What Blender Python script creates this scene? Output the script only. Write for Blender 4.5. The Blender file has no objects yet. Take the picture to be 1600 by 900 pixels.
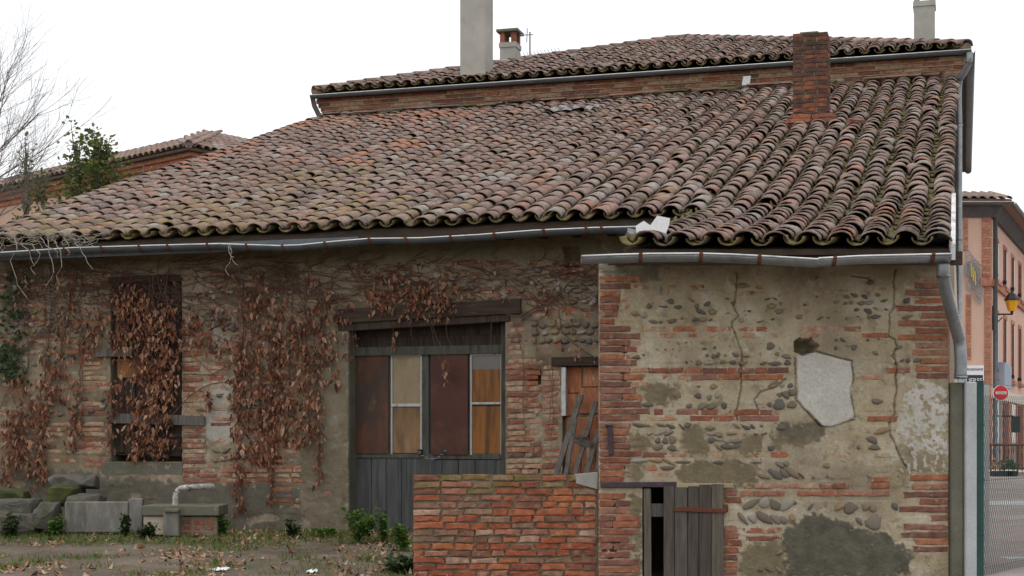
import bpy, bmesh, math, random
import numpy as np
from mathutils import Vector, Matrix
R = math.radians
rng = random.Random(7)
nr = np.random.RandomState(11)

# ------------------------------------------------------------------ camera, sky, sun
S = bpy.context.scene
F = 2390.0                     # focal length in photo pixels (1600 wide)
EYE = 1.6
HZ = 690.0
cd = bpy.data.cameras.new('camera'); cam = bpy.data.objects.new('camera', cd)
S.collection.objects.link(cam); S.camera = cam
cam.location = (0, 0, EYE); cam.rotation_euler = (R(90), 0, 0)
cd.sensor_width = 36; cd.lens = F / 1600 * 36; cd.shift_y = (HZ - 450) / 1600
cd.clip_start = .1; cd.clip_end = 2000
SUN_EL, SUN_AZ = 78, 205       # overcast: a very soft sun from behind the camera
W = bpy.data.worlds.new('World'); S.world = W; W.use_nodes = True
nt = W.node_tree; nt.nodes.clear()
out = nt.nodes.new('ShaderNodeOutputWorld'); add = nt.nodes.new('ShaderNodeAddShader')
b1 = nt.nodes.new('ShaderNodeBackground'); b2 = nt.nodes.new('ShaderNodeBackground')
sky = nt.nodes.new('ShaderNodeTexSky'); sky.sky_type = 'NISHITA'; sky.sun_disc = False
sky.sun_elevation = R(SUN_EL); sky.sun_rotation = R(SUN_AZ); sky.dust_density = 4
nt.links.new(sky.outputs[0], b1.inputs[0]); b1.inputs[1].default_value = .05
b2.inputs[0].default_value = (1, .985, .96, 1); b2.inputs[1].default_value = .93   # cloud layer
nt.links.new(b1.outputs[0], add.inputs[0]); nt.links.new(b2.outputs[0], add.inputs[1])
nt.links.new(add.outputs[0], out.inputs[0])
sl = bpy.data.lights.new('sun', 'SUN'); so = bpy.data.objects.new('sun', sl); S.collection.objects.link(so)
sl.energy = .5; sl.angle = R(25); sl.color = (1, .96, .9)
so.rotation_euler = (R(90 - SUN_EL), 0, R(180 - SUN_AZ))
so.location = (0, -5, 30)
S.view_settings.view_transform = 'Standard'; S.view_settings.look = 'None'
S.view_settings.exposure = .1; S.view_settings.gamma = 1; S.view_settings.use_curve_mapping = False

# ------------------------------------------------------------------ frames
TH = R(16.43); CT, ST = math.cos(TH), math.sin(TH); Y0 = 18.47
def bw(u, v, z): return Vector((u * CT + v * ST, Y0 - u * ST + v * CT, z))      # building frame to world
def hit(px, py, v):                                                         # photo pixel on the plane v
    k = (px - 800) / F; Y = (v + Y0 * CT) / (k * ST + CT)
    return (k * Y * CT - (Y - Y0) * ST, EYE + (HZ - py) / F * Y)
def wp(px, py, Y): return Vector(((px - 800) / F * Y, Y, EYE + (HZ - py) / F * Y))
AY = 14.06                                                                  # annex front
def ax(px): return (px - 800) / F * AY
def az(py): return EYE + (HZ - py) / F * AY
RZ = Matrix.Rotation(-TH, 4, 'Z')
def lerp(a, b, t): return a + (b - a) * t

# ------------------------------------------------------------------ materials
def nn(t, typ, **kw):
    n = t.nodes.new(typ)
    for k, v in kw.items(): setattr(n, k, v)
    return n
def ramp(t, fac, stops, const=False):
    n = nn(t, 'ShaderNodeValToRGB'); e = n.color_ramp.elements
    if const: n.color_ramp.interpolation = 'CONSTANT'
    while len(e) < len(stops): e.new(.5)
    for i, (p, c) in enumerate(stops):
        e[i].position = p; e[i].color = (c[0], c[1], c[2], 1) if hasattr(c, '__len__') else (c, c, c, 1)
    t.links.new(fac, n.inputs[0]); return n.outputs[0]
def mixc(t, fac, a, b, mode='MIX'):
    n = nn(t, 'ShaderNodeMix', data_type='RGBA', blend_type=mode)
    for s, v in ((n.inputs[0], fac), (n.inputs[6], a), (n.inputs[7], b)):
        if isinstance(v, (int, float)): s.default_value = v
        elif isinstance(v, tuple): s.default_value = (v[0], v[1], v[2], 1)
        else: t.links.new(v, s)
    return n.outputs[2]
MC = {}
def mat(name, cols, pal=None, scale=6., rough=.9, bump=.35, bscale=45., patches=(), masks=(), metal=0., stretch=None, spec=.3, dist=.012, transl=0., pmix=.8):
    """cols: noise ramp colours; pal: palette picked per object/piece; patches: (colour, scale, lo, hi, amount, world?)"""
    m = bpy.data.materials.new(name); m.use_nodes = True; t = m.node_tree
    bs = t.nodes['Principled BSDF']; L = t.links
    tc = nn(t, 'ShaderNodeTexCoord'); oi = nn(t, 'ShaderNodeObjectInfo'); at = nn(t, 'ShaderNodeAttribute', attribute_name='rnd')
    geo = nn(t, 'ShaderNodeNewGeometry')
    sm = nn(t, 'ShaderNodeMath', operation='ADD'); L.new(oi.outputs['Random'], sm.inputs[0]); L.new(at.outputs['Fac'], sm.inputs[1])
    fr = nn(t, 'ShaderNodeMath', operation='FRACT'); L.new(sm.outputs[0], fr.inputs[0]); rnd = fr.outputs[0]
    vs = nn(t, 'ShaderNodeVectorMath', operation='SCALE'); vs.inputs[0].default_value = (37, 53, 71); L.new(rnd, vs.inputs['Scale'])
    va = nn(t, 'ShaderNodeVectorMath', operation='ADD'); L.new(tc.outputs['Object'], va.inputs[0]); L.new(vs.outputs[0], va.inputs[1])
    vec = va.outputs[0]
    if stretch:
        mp = nn(t, 'ShaderNodeMapping'); mp.inputs['Scale'].default_value = stretch; L.new(vec, mp.inputs[0]); vec = mp.outputs[0]
    def noise(sc, det=6, v=None, rg=.6):
        n = nn(t, 'ShaderNodeTexNoise'); n.inputs['Scale'].default_value = sc; n.inputs['Detail'].default_value = det
        n.inputs['Roughness'].default_value = rg; L.new(v or vec, n.inputs[0]); return n.outputs[0]
    n0 = noise(scale)
    k = len(cols)
    col = ramp(t, n0, [(.28 + .44 * i / max(1, k - 1), c) for i, c in enumerate(cols)])
    if pal:
        pc = ramp(t, rnd, [(i / len(pal), c) for i, c in enumerate(pal)], True)
        col = mixc(t, pmix, col, pc)
        vr = ramp(t, noise(scale * 1.7), [(.3, .62), (.7, 1.3)])
        col = mixc(t, 1., col, vr, 'MULTIPLY')
    for (c, sc, lo, hi, amt, wd) in patches:
        f = ramp(t, noise(sc, 7, geo.outputs['Position'] if wd else None), [(lo, 0.), (hi, amt)])
        col = mixc(t, f, col, c)
    for (nm, c1, c2, sc) in masks:
        a = nn(t, 'ShaderNodeAttribute', attribute_name=nm)
        cc = ramp(t, noise(sc, 8), [(.32, c1), (.68, c2)])
        col = mixc(t, a.outputs['Fac'], col, cc)
    fine = ramp(t, noise(bscale * 1.6, 4), [(.3, .88), (.7, 1.1)])
    col = mixc(t, 1., col, fine, 'MULTIPLY')
    L.new(col, bs.inputs['Base Color'])
    bs.inputs['Roughness'].default_value = rough; bs.inputs['Metallic'].default_value = metal
    bs.inputs['Specular IOR Level'].default_value = spec
    if bump:
        bn = nn(t, 'ShaderNodeBump'); bn.inputs['Strength'].default_value = bump; bn.inputs['Distance'].default_value = dist
        L.new(noise(bscale, 7, None, .65), bn.inputs['Height']); L.new(bn.outputs[0], bs.inputs['Normal'])
    if transl:
        tr = nn(t, 'ShaderNodeBsdfTranslucent'); L.new(col, tr.inputs[0]); mx = nn(t, 'ShaderNodeMixShader'); mx.inputs[0].default_value = transl
        L.new(bs.outputs[0], mx.inputs[1]); L.new(tr.outputs[0], mx.inputs[2]); L.new(mx.outputs[0], t.nodes['Material Output'].inputs[0])
    MC[name] = m; return m
MOSS = (.085, .085, .02); LIME = (.50, .42, .29)
BR = [(.30, .105, .06), (.34, .135, .08), (.25, .095, .065), (.35, .18, .125), (.21, .10, .075), (.38, .15, .08), (.29, .14, .105), (.17, .09, .072)]
mat('brick_red', [(.20, .08, .05), (.36, .13, .07)], BR, 9, patches=[(LIME, 14, .58, .72, .55, 0), ((.10, .08, .055), 5, .55, .75, .6, 1)], bump=.6)
mat('brick_limed', [(.26, .11, .07), (.42, .2, .12)], [(.38, .15, .09), (.40, .20, .13), (.43, .25, .16), (.33, .12, .07), (.42, .29, .19)], 9, patches=[(LIME, 12, .46, .66, .8, 0)], bump=.6)
mat('brick_low', [(.20, .08, .05), (.36, .13, .07)], [(.34, .095, .045), (.40, .125, .06), (.28, .08, .045), (.36, .17, .11), (.46, .30, .22), (.22, .10, .065), (.44, .15, .06), (.27, .17, .11)], 9,
    patches=[((.42, .36, .27), 16, .58, .74, .5, 0), ((.10, .08, .055), 4, .52, .75, .55, 1)], bump=.7)
mat('brick_mossy', [(.24, .11, .06), (.33, .15, .08)], [(.3, .12, .06), (.25, .15, .09), (.3, .2, .12)], 9, patches=[((.16, .14, .035), 10, .40, .62, .85, 0)], bump=.7)
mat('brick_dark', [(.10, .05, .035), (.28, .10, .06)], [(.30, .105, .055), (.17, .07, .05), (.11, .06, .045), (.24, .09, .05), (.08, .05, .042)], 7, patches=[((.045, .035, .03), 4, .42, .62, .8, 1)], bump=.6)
MASK = [('mud', (.165, .135, .082), (.225, .185, .115), 9), ('cement', (.085, .078, .058), (.15, .14, .105), 7), ('white', (.46, .44, .385), (.62, .60, .54), 3)]  # mud colour also carries the painted eave shade on the barn wall
mat('mortar_annex', [(.29, .235, .145), (.43, .36, .24), (.52, .45, .325)], None, 2.2, bump=.5, bscale=30, dist=.02,
    patches=[((.56, .515, .42), 3.1, .52, .70, .7, 0), ((.28, .21, .115), 2.3, .54, .72, .6, 0), ((.14, .12, .09), 26, .62, .74, .7, 0), ((.60, .56, .48), 8, .56, .70, .6, 0), ((.17, .135, .09), 6.5, .55, .70, .7, 0), ((.24, .20, .145), 1.2, .50, .66, .6, 0)], masks=MASK)
mat('mortar_main', [(.16, .12, .078), (.29, .235, .155), (.41, .35, .25)], None, 1.9, bump=.5, bscale=30, dist=.02,
    patches=[((.43, .39, .31), 2.7, .54, .70, .6, 0), ((.15, .115, .075), 2.0, .52, .72, .7, 0), ((.12, .10, .075), 24, .60, .74, .7, 0), ((.52, .48, .40), 7, .56, .70, .6, 0), ((.115, .085, .06), 5.5, .52, .68, .75, 0), ((.13, .10, .07), 1.1, .48, .66, .65, 0)], masks=MASK)
mat('mortar_low', [(.13, .10, .07), (.24, .195, .135), (.30, .26, .19)], None, 8, bump=.9, bscale=40, dist=.02, patches=[(MOSS, 5, .58, .72, .5, 0)])
mat('cobble', [(.12, .10, .08), (.26, .22, .17)], [(.14, .13, .115), (.20, .165, .125), (.115, .11, .105), (.25, .195, .125), (.17, .14, .105), (.32, .22, .11), (.23, .20, .16), (.36, .33, .28)], 14, bump=.25, rough=.8)
TP = [(.245, .16, .13), (.285, .185, .15), (.205, .142, .12), (.29, .21, .178), (.32, .18, .135), (.32, .29, .26), (.235, .17, .148), (.305, .215, .178), (.175, .13, .112), (.265, .178, .145)]
mat('tile', [(.15, .11, .095), (.31, .225, .19)], TP, 9, bump=.5, bscale=60, patches=[((.38, .36, .335), 20, .52, .68, .7, 0), ((.065, .053, .046), 13, .60, .76, .6, 0), ((.19, .165, .06), 1.3, .56, .72, .5, 1), ((.12, .085, .065), .8, .50, .68, .55, 1), ((.38, .36, .335), .9, .58, .74, .4, 1)])
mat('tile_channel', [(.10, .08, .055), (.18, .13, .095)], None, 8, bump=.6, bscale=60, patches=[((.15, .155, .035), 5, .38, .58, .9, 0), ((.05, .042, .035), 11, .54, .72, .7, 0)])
mat('tile_lichen', [(.20, .155, .12), (.30, .225, .17)], TP, 9, bump=.6, bscale=60, patches=[((.24, .205, .06), 9, .46, .64, .75, 0), ((.32, .30, .26), 16, .54, .68, .6, 0), ((.06, .05, .04), 7, .58, .74, .7, 0)])
mat('tile_edge', [(.12, .095, .06), (.2, .15, .09)], None, 9, bump=.6, bscale=60, patches=[((.27, .22, .05), 7, .46, .62, .75, 0), ((.08, .085, .03), 9, .5, .66, .7, 0)])
mat('tile_orange', [(.30, .155, .105), (.37, .20, .14)], None, 9, bump=.5, patches=[((.2, .15, .12), 14, .52, .68, .7, 0), ((.32, .3, .27), 20, .56, .7, .6, 0)])
mat('tile_far', [(.19, .13, .105), (.27, .19, .155)], TP, 5, bump=.4, patches=[((.2, .18, .13), 3, .5, .7, .5, 1)])
mat('roof_deck', [(.05, .035, .025), (.09, .065, .045)], None, 4)
mat('zinc', [(.22, .24, .25), (.33, .355, .37)], None, 3.5, rough=.42, metal=.65, bump=.15, bscale=14, patches=[((.5, .52, .53), 6, .60, .72, .6, 0), ((.12, .13, .13), 5, .58, .74, .6, 0)])
mat('zinc_highlight', [(.55, .57, .58), (.72, .74, .75)], None, 4, rough=.4, metal=.3, bump=.1, patches=[((.25, .26, .27), 5, .56, .7, .7, 0)])  # pale zinc that paints the bright edge light on gutter rims
mat('zinc_dark', [(.085, .10, .108), (.15, .168, .178)], None, 3.5, rough=.5, metal=.5, bump=.1, bscale=14)
mat('rust', [(.10, .04, .025), (.19, .07, .04)], None, 18, rough=.85, metal=.2)
mat('rust_sheet', [(.05, .03, .022), (.12, .05, .028), (.19, .075, .036)], None, 3.2, rough=.75, bump=.2, stretch=(1, 1, .45), patches=[((.055, .042, .036), 2.2, .48, .64, .85, 0), ((.22, .11, .055), 5, .60, .72, .6, 0)])
mat('oxide_sheet', [(.055, .018, .014), (.105, .034, .024)], None, 2.5, rough=.5, bump=.15, patches=[((.15, .065, .035), 2.2, .54, .70, .7, 0), ((.04, .03, .025), 3.5, .54, .7, .7, 0)])
mat('iron_bar', [(.055, .04, .05), (.10, .07, .08)], None, 12, rough=.7, metal=.3)
mat('wood_grey', [(.085, .075, .065), (.19, .175, .155)], None, 3, bump=.7, bscale=22, stretch=(9, 9, .7), patches=[((.05, .04, .035), 2.5, .55, .72, .7, 0)])
mat('wood_shed', [(.075, .062, .053), (.155, .135, .115)], [(.10, .085, .072), (.135, .115, .095), (.085, .07, .06), (.17, .145, .11), (.11, .09, .075)], 3, bump=.8, bscale=22, stretch=(9, 9, .6), pmix=.6)
mat('wood_door', [(.045, .048, .048), (.12, .125, .12)], None, 2.6, bump=.5, bscale=20, stretch=(9, 9, .6), patches=[((.2, .21, .2), 2.2, .60, .76, .5, 0)])
mat('wood_frame', [(.06, .06, .05), (.12, .122, .10)], None, 3, bump=.5, bscale=20, stretch=(6, 6, .8), patches=[((.04, .035, .03), 2.5, .5, .7, .8, 0)])
mat('wood_dark', [(.03, .022, .017), (.085, .06, .043)], None, 3, bump=.6, bscale=20, stretch=(8, 8, .7))
mat('wood_beam', [(.035, .025, .018), (.085, .06, .042)], None, 3, bump=.7, bscale=20, stretch=(.8, 6, 8))
mat('wood_pale', [(.32, .25, .15), (.44, .36, .23)], None, 4, bump=.4, stretch=(.8, 6, 8))
mat('board_beige', [(.25, .19, .11), (.36, .285, .175)], None, 2, bump=.15, rough=.35, stretch=(2, 2, .7), patches=[((.17, .115, .06), 2.6, .50, .68, .7, 0), ((.10, .075, .05), 9, .60, .74, .6, 0)])
mat('board_brown', [(.13, .075, .035), (.24, .135, .06), (.30, .19, .10)], None, 2.8, bump=.15, rough=.35, stretch=(3, 3, .7), patches=[((.09, .055, .03), 2.4, .52, .68, .8, 0)])
mat('board_orange', [(.13, .05, .012), (.26, .10, .018), (.32, .13, .025)], None, 3.5, bump=.2, rough=.35, stretch=(5, 5, .5), patches=[((.085, .035, .012), 2.4, .50, .66, .85, 0)])
mat('pane_grey', [(.10, .085, .08), (.15, .13, .12)], None, 2, bump=.02, rough=.15, spec=.6)
mat('putty_white', [(.42, .43, .42), (.58, .59, .57)], None, 12, bump=.4, patches=[((.2, .19, .17), 12, .55, .68, .8, 0)])
mat('block_orange', [(.36, .13, .06), (.46, .19, .095)], [(.38, .14, .065), (.44, .19, .095), (.36, .15, .08)], 3, bump=.3, patches=[((.55, .5, .43), 4, .62, .72, .7, 0)], stretch=(4, 4, 1))
mat('concrete', [(.25, .245, .22), (.37, .36, .325)], None, 3.5, bump=.5, patches=[((.16, .155, .12), 2.5, .54, .74, .6, 0)])
mat('concrete_stained', [(.15, .145, .125), (.27, .262, .235)], None, 4, bump=.7, stretch=(3, 3, .8), patches=[((.09, .085, .065), 2.4, .50, .68, .8, 0), ((.34, .33, .30), 9, .58, .70, .6, 0), ((.10, .10, .05), 3, .56, .72, .6, 0)])
mat('concrete_mossy', [(.11, .11, .085), (.19, .18, .135)], None, 3, bump=.6, patches=[((.09, .10, .045), 4, .5, .7, .6, 0), ((.3, .29, .26), 9, .62, .72, .5, 0)])
mat('concrete_pale', [(.38, .40, .41), (.50, .52, .52)], None, 3, bump=.25, patches=[((.27, .25, .2), 2.5, .60, .78, .6, 0)])
mat('chimney_render', [(.33, .32, .285), (.46, .45, .41)], None, 1.6, bump=.3, patches=[((.25, .24, .2), 2.2, .56, .74, .5, 0)])
mat('stone_moss', [(.075, .07, .062), (.15, .14, .12)], None, 5, bump=.9, patches=[((.075, .085, .02), 3, .50, .66, .85, 0)])
mat('moss', [(.035, .036, .024), (.06, .066, .022), (.10, .11, .026)], None, 6, bump=1., bscale=80)
mat('pipe_flaky', [(.16, .15, .14), (.62, .61, .58)], None, 22, bump=.6, patches=[((.07, .06, .05), 14, .56, .66, .9, 0)])
mat('white_sheet', [(.72, .74, .76), (.84, .86, .88)], None, 3, rough=.5, bump=.1)
mat('white_paint', [(.52, .53, .53), (.72, .73, .73)], None, 5, bump=.2, patches=[((.3, .25, .2), 6, .54, .66, .85, 0)])
mat('leaf_dry', [(.25, .10, .055), (.36, .16, .085)], [(.24, .095, .055), (.36, .19, .12), (.17, .07, .05), (.55, .37, .26), (.34, .15, .08), (.21, .085, .055), (.13, .06, .045), (.46, .21, .11), (.50, .31, .21)], 20, bump=.2, rough=.75, transl=.2, pmix=.9)
mat('leaf_litter', [(.18, .10, .06), (.30, .18, .11)], [(.25, .12, .065), (.34, .21, .13), (.18, .095, .06), (.40, .28, .19), (.27, .145, .085)], 20, bump=.2, rough=.8, pmix=.9)
mat('stem', [(.10, .06, .045), (.19, .125, .10)], None, 20, bump=.3)
mat('stem_red', [(.11, .045, .035), (.17, .075, .055)], None, 20, bump=.2)
mat('twig_pale', [(.27, .24, .21), (.42, .39, .35)], None, 20, bump=.2)
mat('bark', [(.13, .115, .105), (.24, .21, .19)], None, 12, bump=.4)
mat('leaf_green', [(.08, .12, .03), (.15, .19, .05)], [(.11, .155, .04), (.15, .20, .05), (.21, .215, .06), (.075, .11, .03)], 10, bump=.1, rough=.5, transl=.4)
mat('weed_green', [(.06, .12, .02), (.11, .20, .03)], [(.075, .16, .025), (.11, .22, .035), (.055, .12, .025), (.14, .22, .045)], 10, bump=.1, rough=.6, transl=.25)
mat('ivy_green', [(.025, .045, .016), (.045, .08, .025)], [(.03, .06, .018), (.05, .09, .028), (.035, .05, .02)], 10, bump=.1, rough=.45, transl=.15)
mat('grass', [(.08, .12, .02), (.13, .17, .04)], [(.08, .14, .02), (.12, .18, .035), (.16, .18, .05), (.25, .21, .10), (.07, .13, .02), (.10, .19, .025)], 10, bump=0, rough=.7, transl=.25)
mat('soil', [(.075, .058, .042), (.14, .112, .085), (.20, .17, .135)], None, 1.3, bump=.9, bscale=16, dist=.04, patches=[((.075, .095, .03), 1.6, .52, .66, .75, 0), ((.22, .15, .095), 7, .58, .70, .6, 0), ((.25, .235, .205), 30, .62, .72, .6, 0)])
mat('asphalt', [(.24, .205, .195), (.34, .295, .28)], None, .9, bump=.3, patches=[((.40, .385, .36), .45, .58, .66, .6, 0)])
mat('render_pink', [(.60, .40, .31), (.67, .46, .365)], None, .8, bump=.15)
mat('render_pinkdeep', [(.58, .34, .265), (.65, .40, .315)], None, .8, bump=.15)
mat('render_grey', [(.50, .46, .40), (.58, .54, .47)], None, .8, bump=.15)
mat('render_cream', [(.45, .38, .29), (.55, .47, .37)], None, 1, bump=.3)
mat('brick_trim', [(.44, .19, .12), (.50, .24, .16)], [(.44, .19, .12), (.50, .24, .16), (.40, .165, .105)], 6, bump=.2)
mat('joint_trim', [(.5, .36, .27), (.56, .42, .33)], None, 3)
mat('shutter_brown', [(.14, .055, .04), (.2, .08, .06)], None, 4, bump=.1)
mat('glass_dark', [(.03, .035, .04), (.06, .065, .07)], None, 1, bump=0, rough=.1, spec=.6)
mat('cream_trim', [(.6, .55, .47), (.66, .61, .53)], None, 3, bump=.1)
mat('eave_wood', [(.07, .065, .065), (.13, .12, .12)], None, 3, bump=.2)
mat('black_iron', [(.015, .016, .02), (.035, .036, .04)], None, 8, rough=.5, metal=.3, bump=.1)
mat('grey_steel', [(.25, .27, .29), (.34, .36, .38)], None, 5, rough=.5, metal=.3, bump=.1)
mat('green_metal', [(.018, .055, .048), (.03, .08, .07)], None, 4, rough=.45, bump=.1)
mat('green_wire', [(.03, .075, .07), (.05, .10, .095)], None, 6, rough=.5, bump=0)
mat('amber_glass', [(.75, .33, .01), (.85, .42, .02)], None, 3, rough=.25, bump=0)
mat('sign_red', [(.52, .02, .025), (.58, .03, .035)], None, 3, rough=.4, bump=0)
mat('sign_white', [(.78, .79, .8), (.84, .85, .86)], None, 3, rough=.4, bump=0)
mat('ink', [(.03, .04, .07), (.05, .06, .1)], None, 3, bump=0)
mat('box_blue', [(.30, .36, .44), (.38, .44, .52)], None, 3, bump=.05)
mat('flag_yellow', [(.6, .45, .08), (.7, .55, .12)], None, 3, bump=0)
mat('bright_green', [(.03, .35, .15), (.05, .42, .2)], None, 3, bump=0)

# ------------------------------------------------------------------ mesh helpers
COL = S.collection
def thing(name, label, cat, loc=(0, 0, 0), rot=0., group=None):
    o = bpy.data.objects.new(name, None); COL.objects.link(o)
    o.empty_display_size = .3; o.location = loc; o.rotation_euler = (0, 0, rot)
    o['label'] = label; o['category'] = cat
    if group: o['group'] = group
    return o
def tag(o, label, cat, group=None):
    o['label'] = label; o['category'] = cat
    if group: o['group'] = group
    return o
MW = {}
def wmat(o):
    """world matrix from the local chain, without a depsgraph update"""
    if o is None: return Matrix()
    if o.name in MW: return MW[o.name]
    m = Matrix.LocRotScale(o.location, o.rotation_euler, o.scale)
    if o.parent: m = wmat(o.parent) @ m
    MW[o.name] = m; return m
def place(o, M, parent=None):
    if parent is not None:
        o.parent = parent; M = wmat(parent).inverted() @ M
    l, q, s = M.decompose(); o.location = l; o.rotation_euler = q.to_euler(); o.scale = s
def mesh(name, V, Fc, m, smooth=False, attrs=None):
    me = bpy.data.meshes.new(name); me.from_pydata([tuple(v) for v in V], [], [tuple(f) for f in Fc])
    if m: me.materials.append(MC[m])
    if smooth: me.polygons.foreach_set('use_smooth', [True] * len(me.polygons))
    for k, a in (attrs or {}).items():
        at = me.attributes.new(k, 'FLOAT', 'POINT'); at.data.foreach_set('value', np.asarray(a, dtype=np.float32))
    return me
def obj(name, V, Fc, m, parent=None, smooth=False, attrs=None, kind=None, origin=None):
    """V in world coordinates; stored relative to the parent, or to its own base when it is top-level"""
    A = np.asarray([tuple(v) for v in V], dtype=float)
    if parent is None:
        if origin is None: origin = ((A[:, 0].min() + A[:, 0].max()) / 2, (A[:, 1].min() + A[:, 1].max()) / 2, A[:, 2].min())
        M = Matrix.Translation(origin)
    else: M = wmat(parent)
    I = np.array(M.inverted()); A = A @ I[:3, :3].T + I[:3, 3]
    o = bpy.data.objects.new(name, mesh(name, A, Fc, m, smooth, attrs)); COL.objects.link(o)
    if parent is None: o.location = origin
    else: o.parent = parent
    if kind: o['kind'] = kind
    return o
class MB:
    def __init__(s): s.V = []; s.F = []; s.a = []
    def add(s, V, Fc, r=None):
        n = len(s.V); s.V += [Vector(v) for v in V]; s.F += [tuple(i + n for i in f) for f in Fc]
        s.a += [rng.random() if r is None else r] * len(V); return s
    def hexa(s, P, r=None):      # 8 points: bottom 4 ccw, top 4
        return s.add(P, [(3, 2, 1, 0), (4, 5, 6, 7), (0, 1, 5, 4), (1, 2, 6, 5), (2, 3, 7, 6), (3, 0, 4, 7)], r)
    def box(s, x0, x1, y0, y1, z0, z1): return s.hexa([(x0, y0, z0), (x1, y0, z0), (x1, y1, z0), (x0, y1, z0), (x0, y0, z1), (x1, y0, z1), (x1, y1, z1), (x0, y1, z1)])
    def ubox(s, u0, u1, v0, v1, z0, z1, tilt=0.):   # box in the building frame, rolled by tilt in its own plane
        uc, zc = (u0 + u1) / 2, (z0 + z1) / 2; c, n = math.cos(tilt), math.sin(tilt)
        P = []
        for z in (z0, z1):
            for (u, v) in ((u0, v0), (u1, v0), (u1, v1), (u0, v1)):
                P.append(bw(uc + (u - uc) * c - (z - zc) * n, v, zc + (u - uc) * n + (z - zc) * c))
        return s.hexa(P)
    def tube(s, pts, r0, r1=None, n=5, cap=True, r=None):
        pts = [Vector(p) for p in pts]; r1 = r0 if r1 is None else r1; V = []; Fc = []
        for i, p in enumerate(pts):
            d = (pts[min(i + 1, len(pts) - 1)] - pts[max(i - 1, 0)])
            d = d.normalized() if d.length > 1e-9 else Vector((0, 0, 1))
            a = d.cross(Vector((0, 0, 1)) if abs(d.z) < .9 else Vector((1, 0, 0))).normalized(); b = d.cross(a)
            rr = lerp(r0, r1, i / max(1, len(pts) - 1))
            for k in range(n): V.append(p + (a * math.cos(2 * math.pi * k / n) + b * math.sin(2 * math.pi * k / n)) * rr)
        for i in range(len(pts) - 1):
            for k in range(n): Fc.append((i * n + k, i * n + (k + 1) % n, (i + 1) * n + (k + 1) % n, (i + 1) * n + k))
        if cap: Fc += [tuple(range(n)), tuple(range(len(V) - n, len(V)))[::-1]]
        return s.add(V, Fc, r)
    def build(s, name, m, parent=None, smooth=False, kind=None, origin=None):
        return obj(name, s.V, s.F, m, parent, smooth, {'rnd': s.a}, kind, origin)
def hsh(ix, iy, seed):
    h = (ix.astype(np.int64) * 374761393 + iy.astype(np.int64) * 668265263 + seed * 974634777) & 0xffffffff
    h = ((h ^ (h >> 13)) * 1274126177) & 0xffffffff; h = ((h ^ (h >> 16)) * 2246822519) & 0xffffffff
    return ((h ^ (h >> 15)) & 0xffffff) / float(0xffffff)
def vn(x, y, seed=0):
    ix, iy = np.floor(x), np.floor(y); fx, fy = x - ix, y - iy; fx = fx * fx * (3 - 2 * fx); fy = fy * fy * (3 - 2 * fy)
    a, b, c, d = hsh(ix, iy, seed), hsh(ix + 1, iy, seed), hsh(ix, iy + 1, seed), hsh(ix + 1, iy + 1, seed)
    return (a + (b - a) * fx) * (1 - fy) + (c + (d - c) * fx) * fy
def fbm(x, y, seed=0, o=4):
    t = 0; a = .5
    for i in range(o): t = t + a * (vn(x * 2 ** i, y * 2 ** i, seed + i) * 2 - 1); a *= .5
    return t
def inpoly(x, y, P):
    r = np.zeros(x.shape, bool); n = len(P)
    for i in range(n):
        (xa, ya), (xb, yb) = P[i], P[(i + 1) % n]
        if ya == yb: continue
        r ^= ((ya > y) != (yb > y)) & (x < (xb - xa) * (y - ya) / (yb - ya) + xa)
    return r
def feather(m, k, n):
    """ragged, feathered edge for a binary mask: blurred, then eaten by noise n"""
    f = m.astype(float)
    for _ in range(2):
        for ax_ in (0, 1):
            c = np.cumsum(np.pad(f, [(k + 1, k) if a == ax_ else (0, 0) for a in (0, 1)], mode='edge'), axis=ax_)
            f = (np.take(c, range(2 * k + 1, c.shape[ax_]), ax_) - np.take(c, range(0, c.shape[ax_] - 2 * k - 1), ax_)) / (2 * k + 1)
    return np.clip((f + n - .5) * 3.2 + .5, 0, 1)
def dseg(x, y, P):
    d = np.full(x.shape, 1e9)
    for (xa, ya), (xb, yb) in zip(P[:-1], P[1:]):
        L2 = (xb - xa) ** 2 + (yb - ya) ** 2 + 1e-9
        t = np.clip(((x - xa) * (xb - xa) + (y - ya) * (yb - ya)) / L2, 0, 1)
        d = np.minimum(d, np.hypot(x - xa - t * (xb - xa), y - ya - t * (yb - ya)))
    return d

# bricks: shared meshes by length class, local x = length, y = into the wall, z = up, front face at y=0
BM = {}
def brick_mesh(L, H=.05):
    q = max(1, round(L / .045)); h = round(H, 3); var = rng.randrange(3); key = (q, h, var)
    if key not in BM:
        r = random.Random(q * 31 + var * 7 + int(h * 1000)); L_ = q * .045; n = max(2, round(L_ / .07)); V = []; Fc = []
        c = .006
        for i in range(n + 1):
            x = -L_ / 2 + L_ * i / n; e = 1 if i in (0, n) else 0; xi = x + (c if i == 0 else -c if i == n else 0)
            j = lambda a: r.uniform(-a, a)
            V += [(x, .10, -h / 2), (x + j(.006), c, -h / 2 + j(.005)), (xi + e * j(.008), e * .006 + j(.003), -h / 2 + c + j(.005)),
                  (xi + e * j(.008), e * .006 + j(.003), h / 2 - c + j(.005)), (x + j(.006), c, h / 2 + j(.005)), (x, .10, h / 2)]
        for i in range(n):
            for k in range(5): Fc.append((i * 6 + k, i * 6 + k + 6, i * 6 + k + 7, i * 6 + k + 1))
        Fc += [tuple(range(6)), tuple(range(n * 6 + 5, n * 6 - 1, -1))]
        BM[key] = mesh('brick', V, Fc, 'brick_red')
    return BM[key], q * .045
def brick(parent, M, L, H, m):
    me, l = brick_mesh(L, H); o = bpy.data.objects.new('brick', me); COL.objects.link(o)
    place(o, M @ Matrix.Diagonal((L / l, 1, 1, 1)), parent)
    o.material_slots[0].link = 'OBJECT'; o.material_slots[0].material = MC[m]; return o
SM = []
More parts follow.
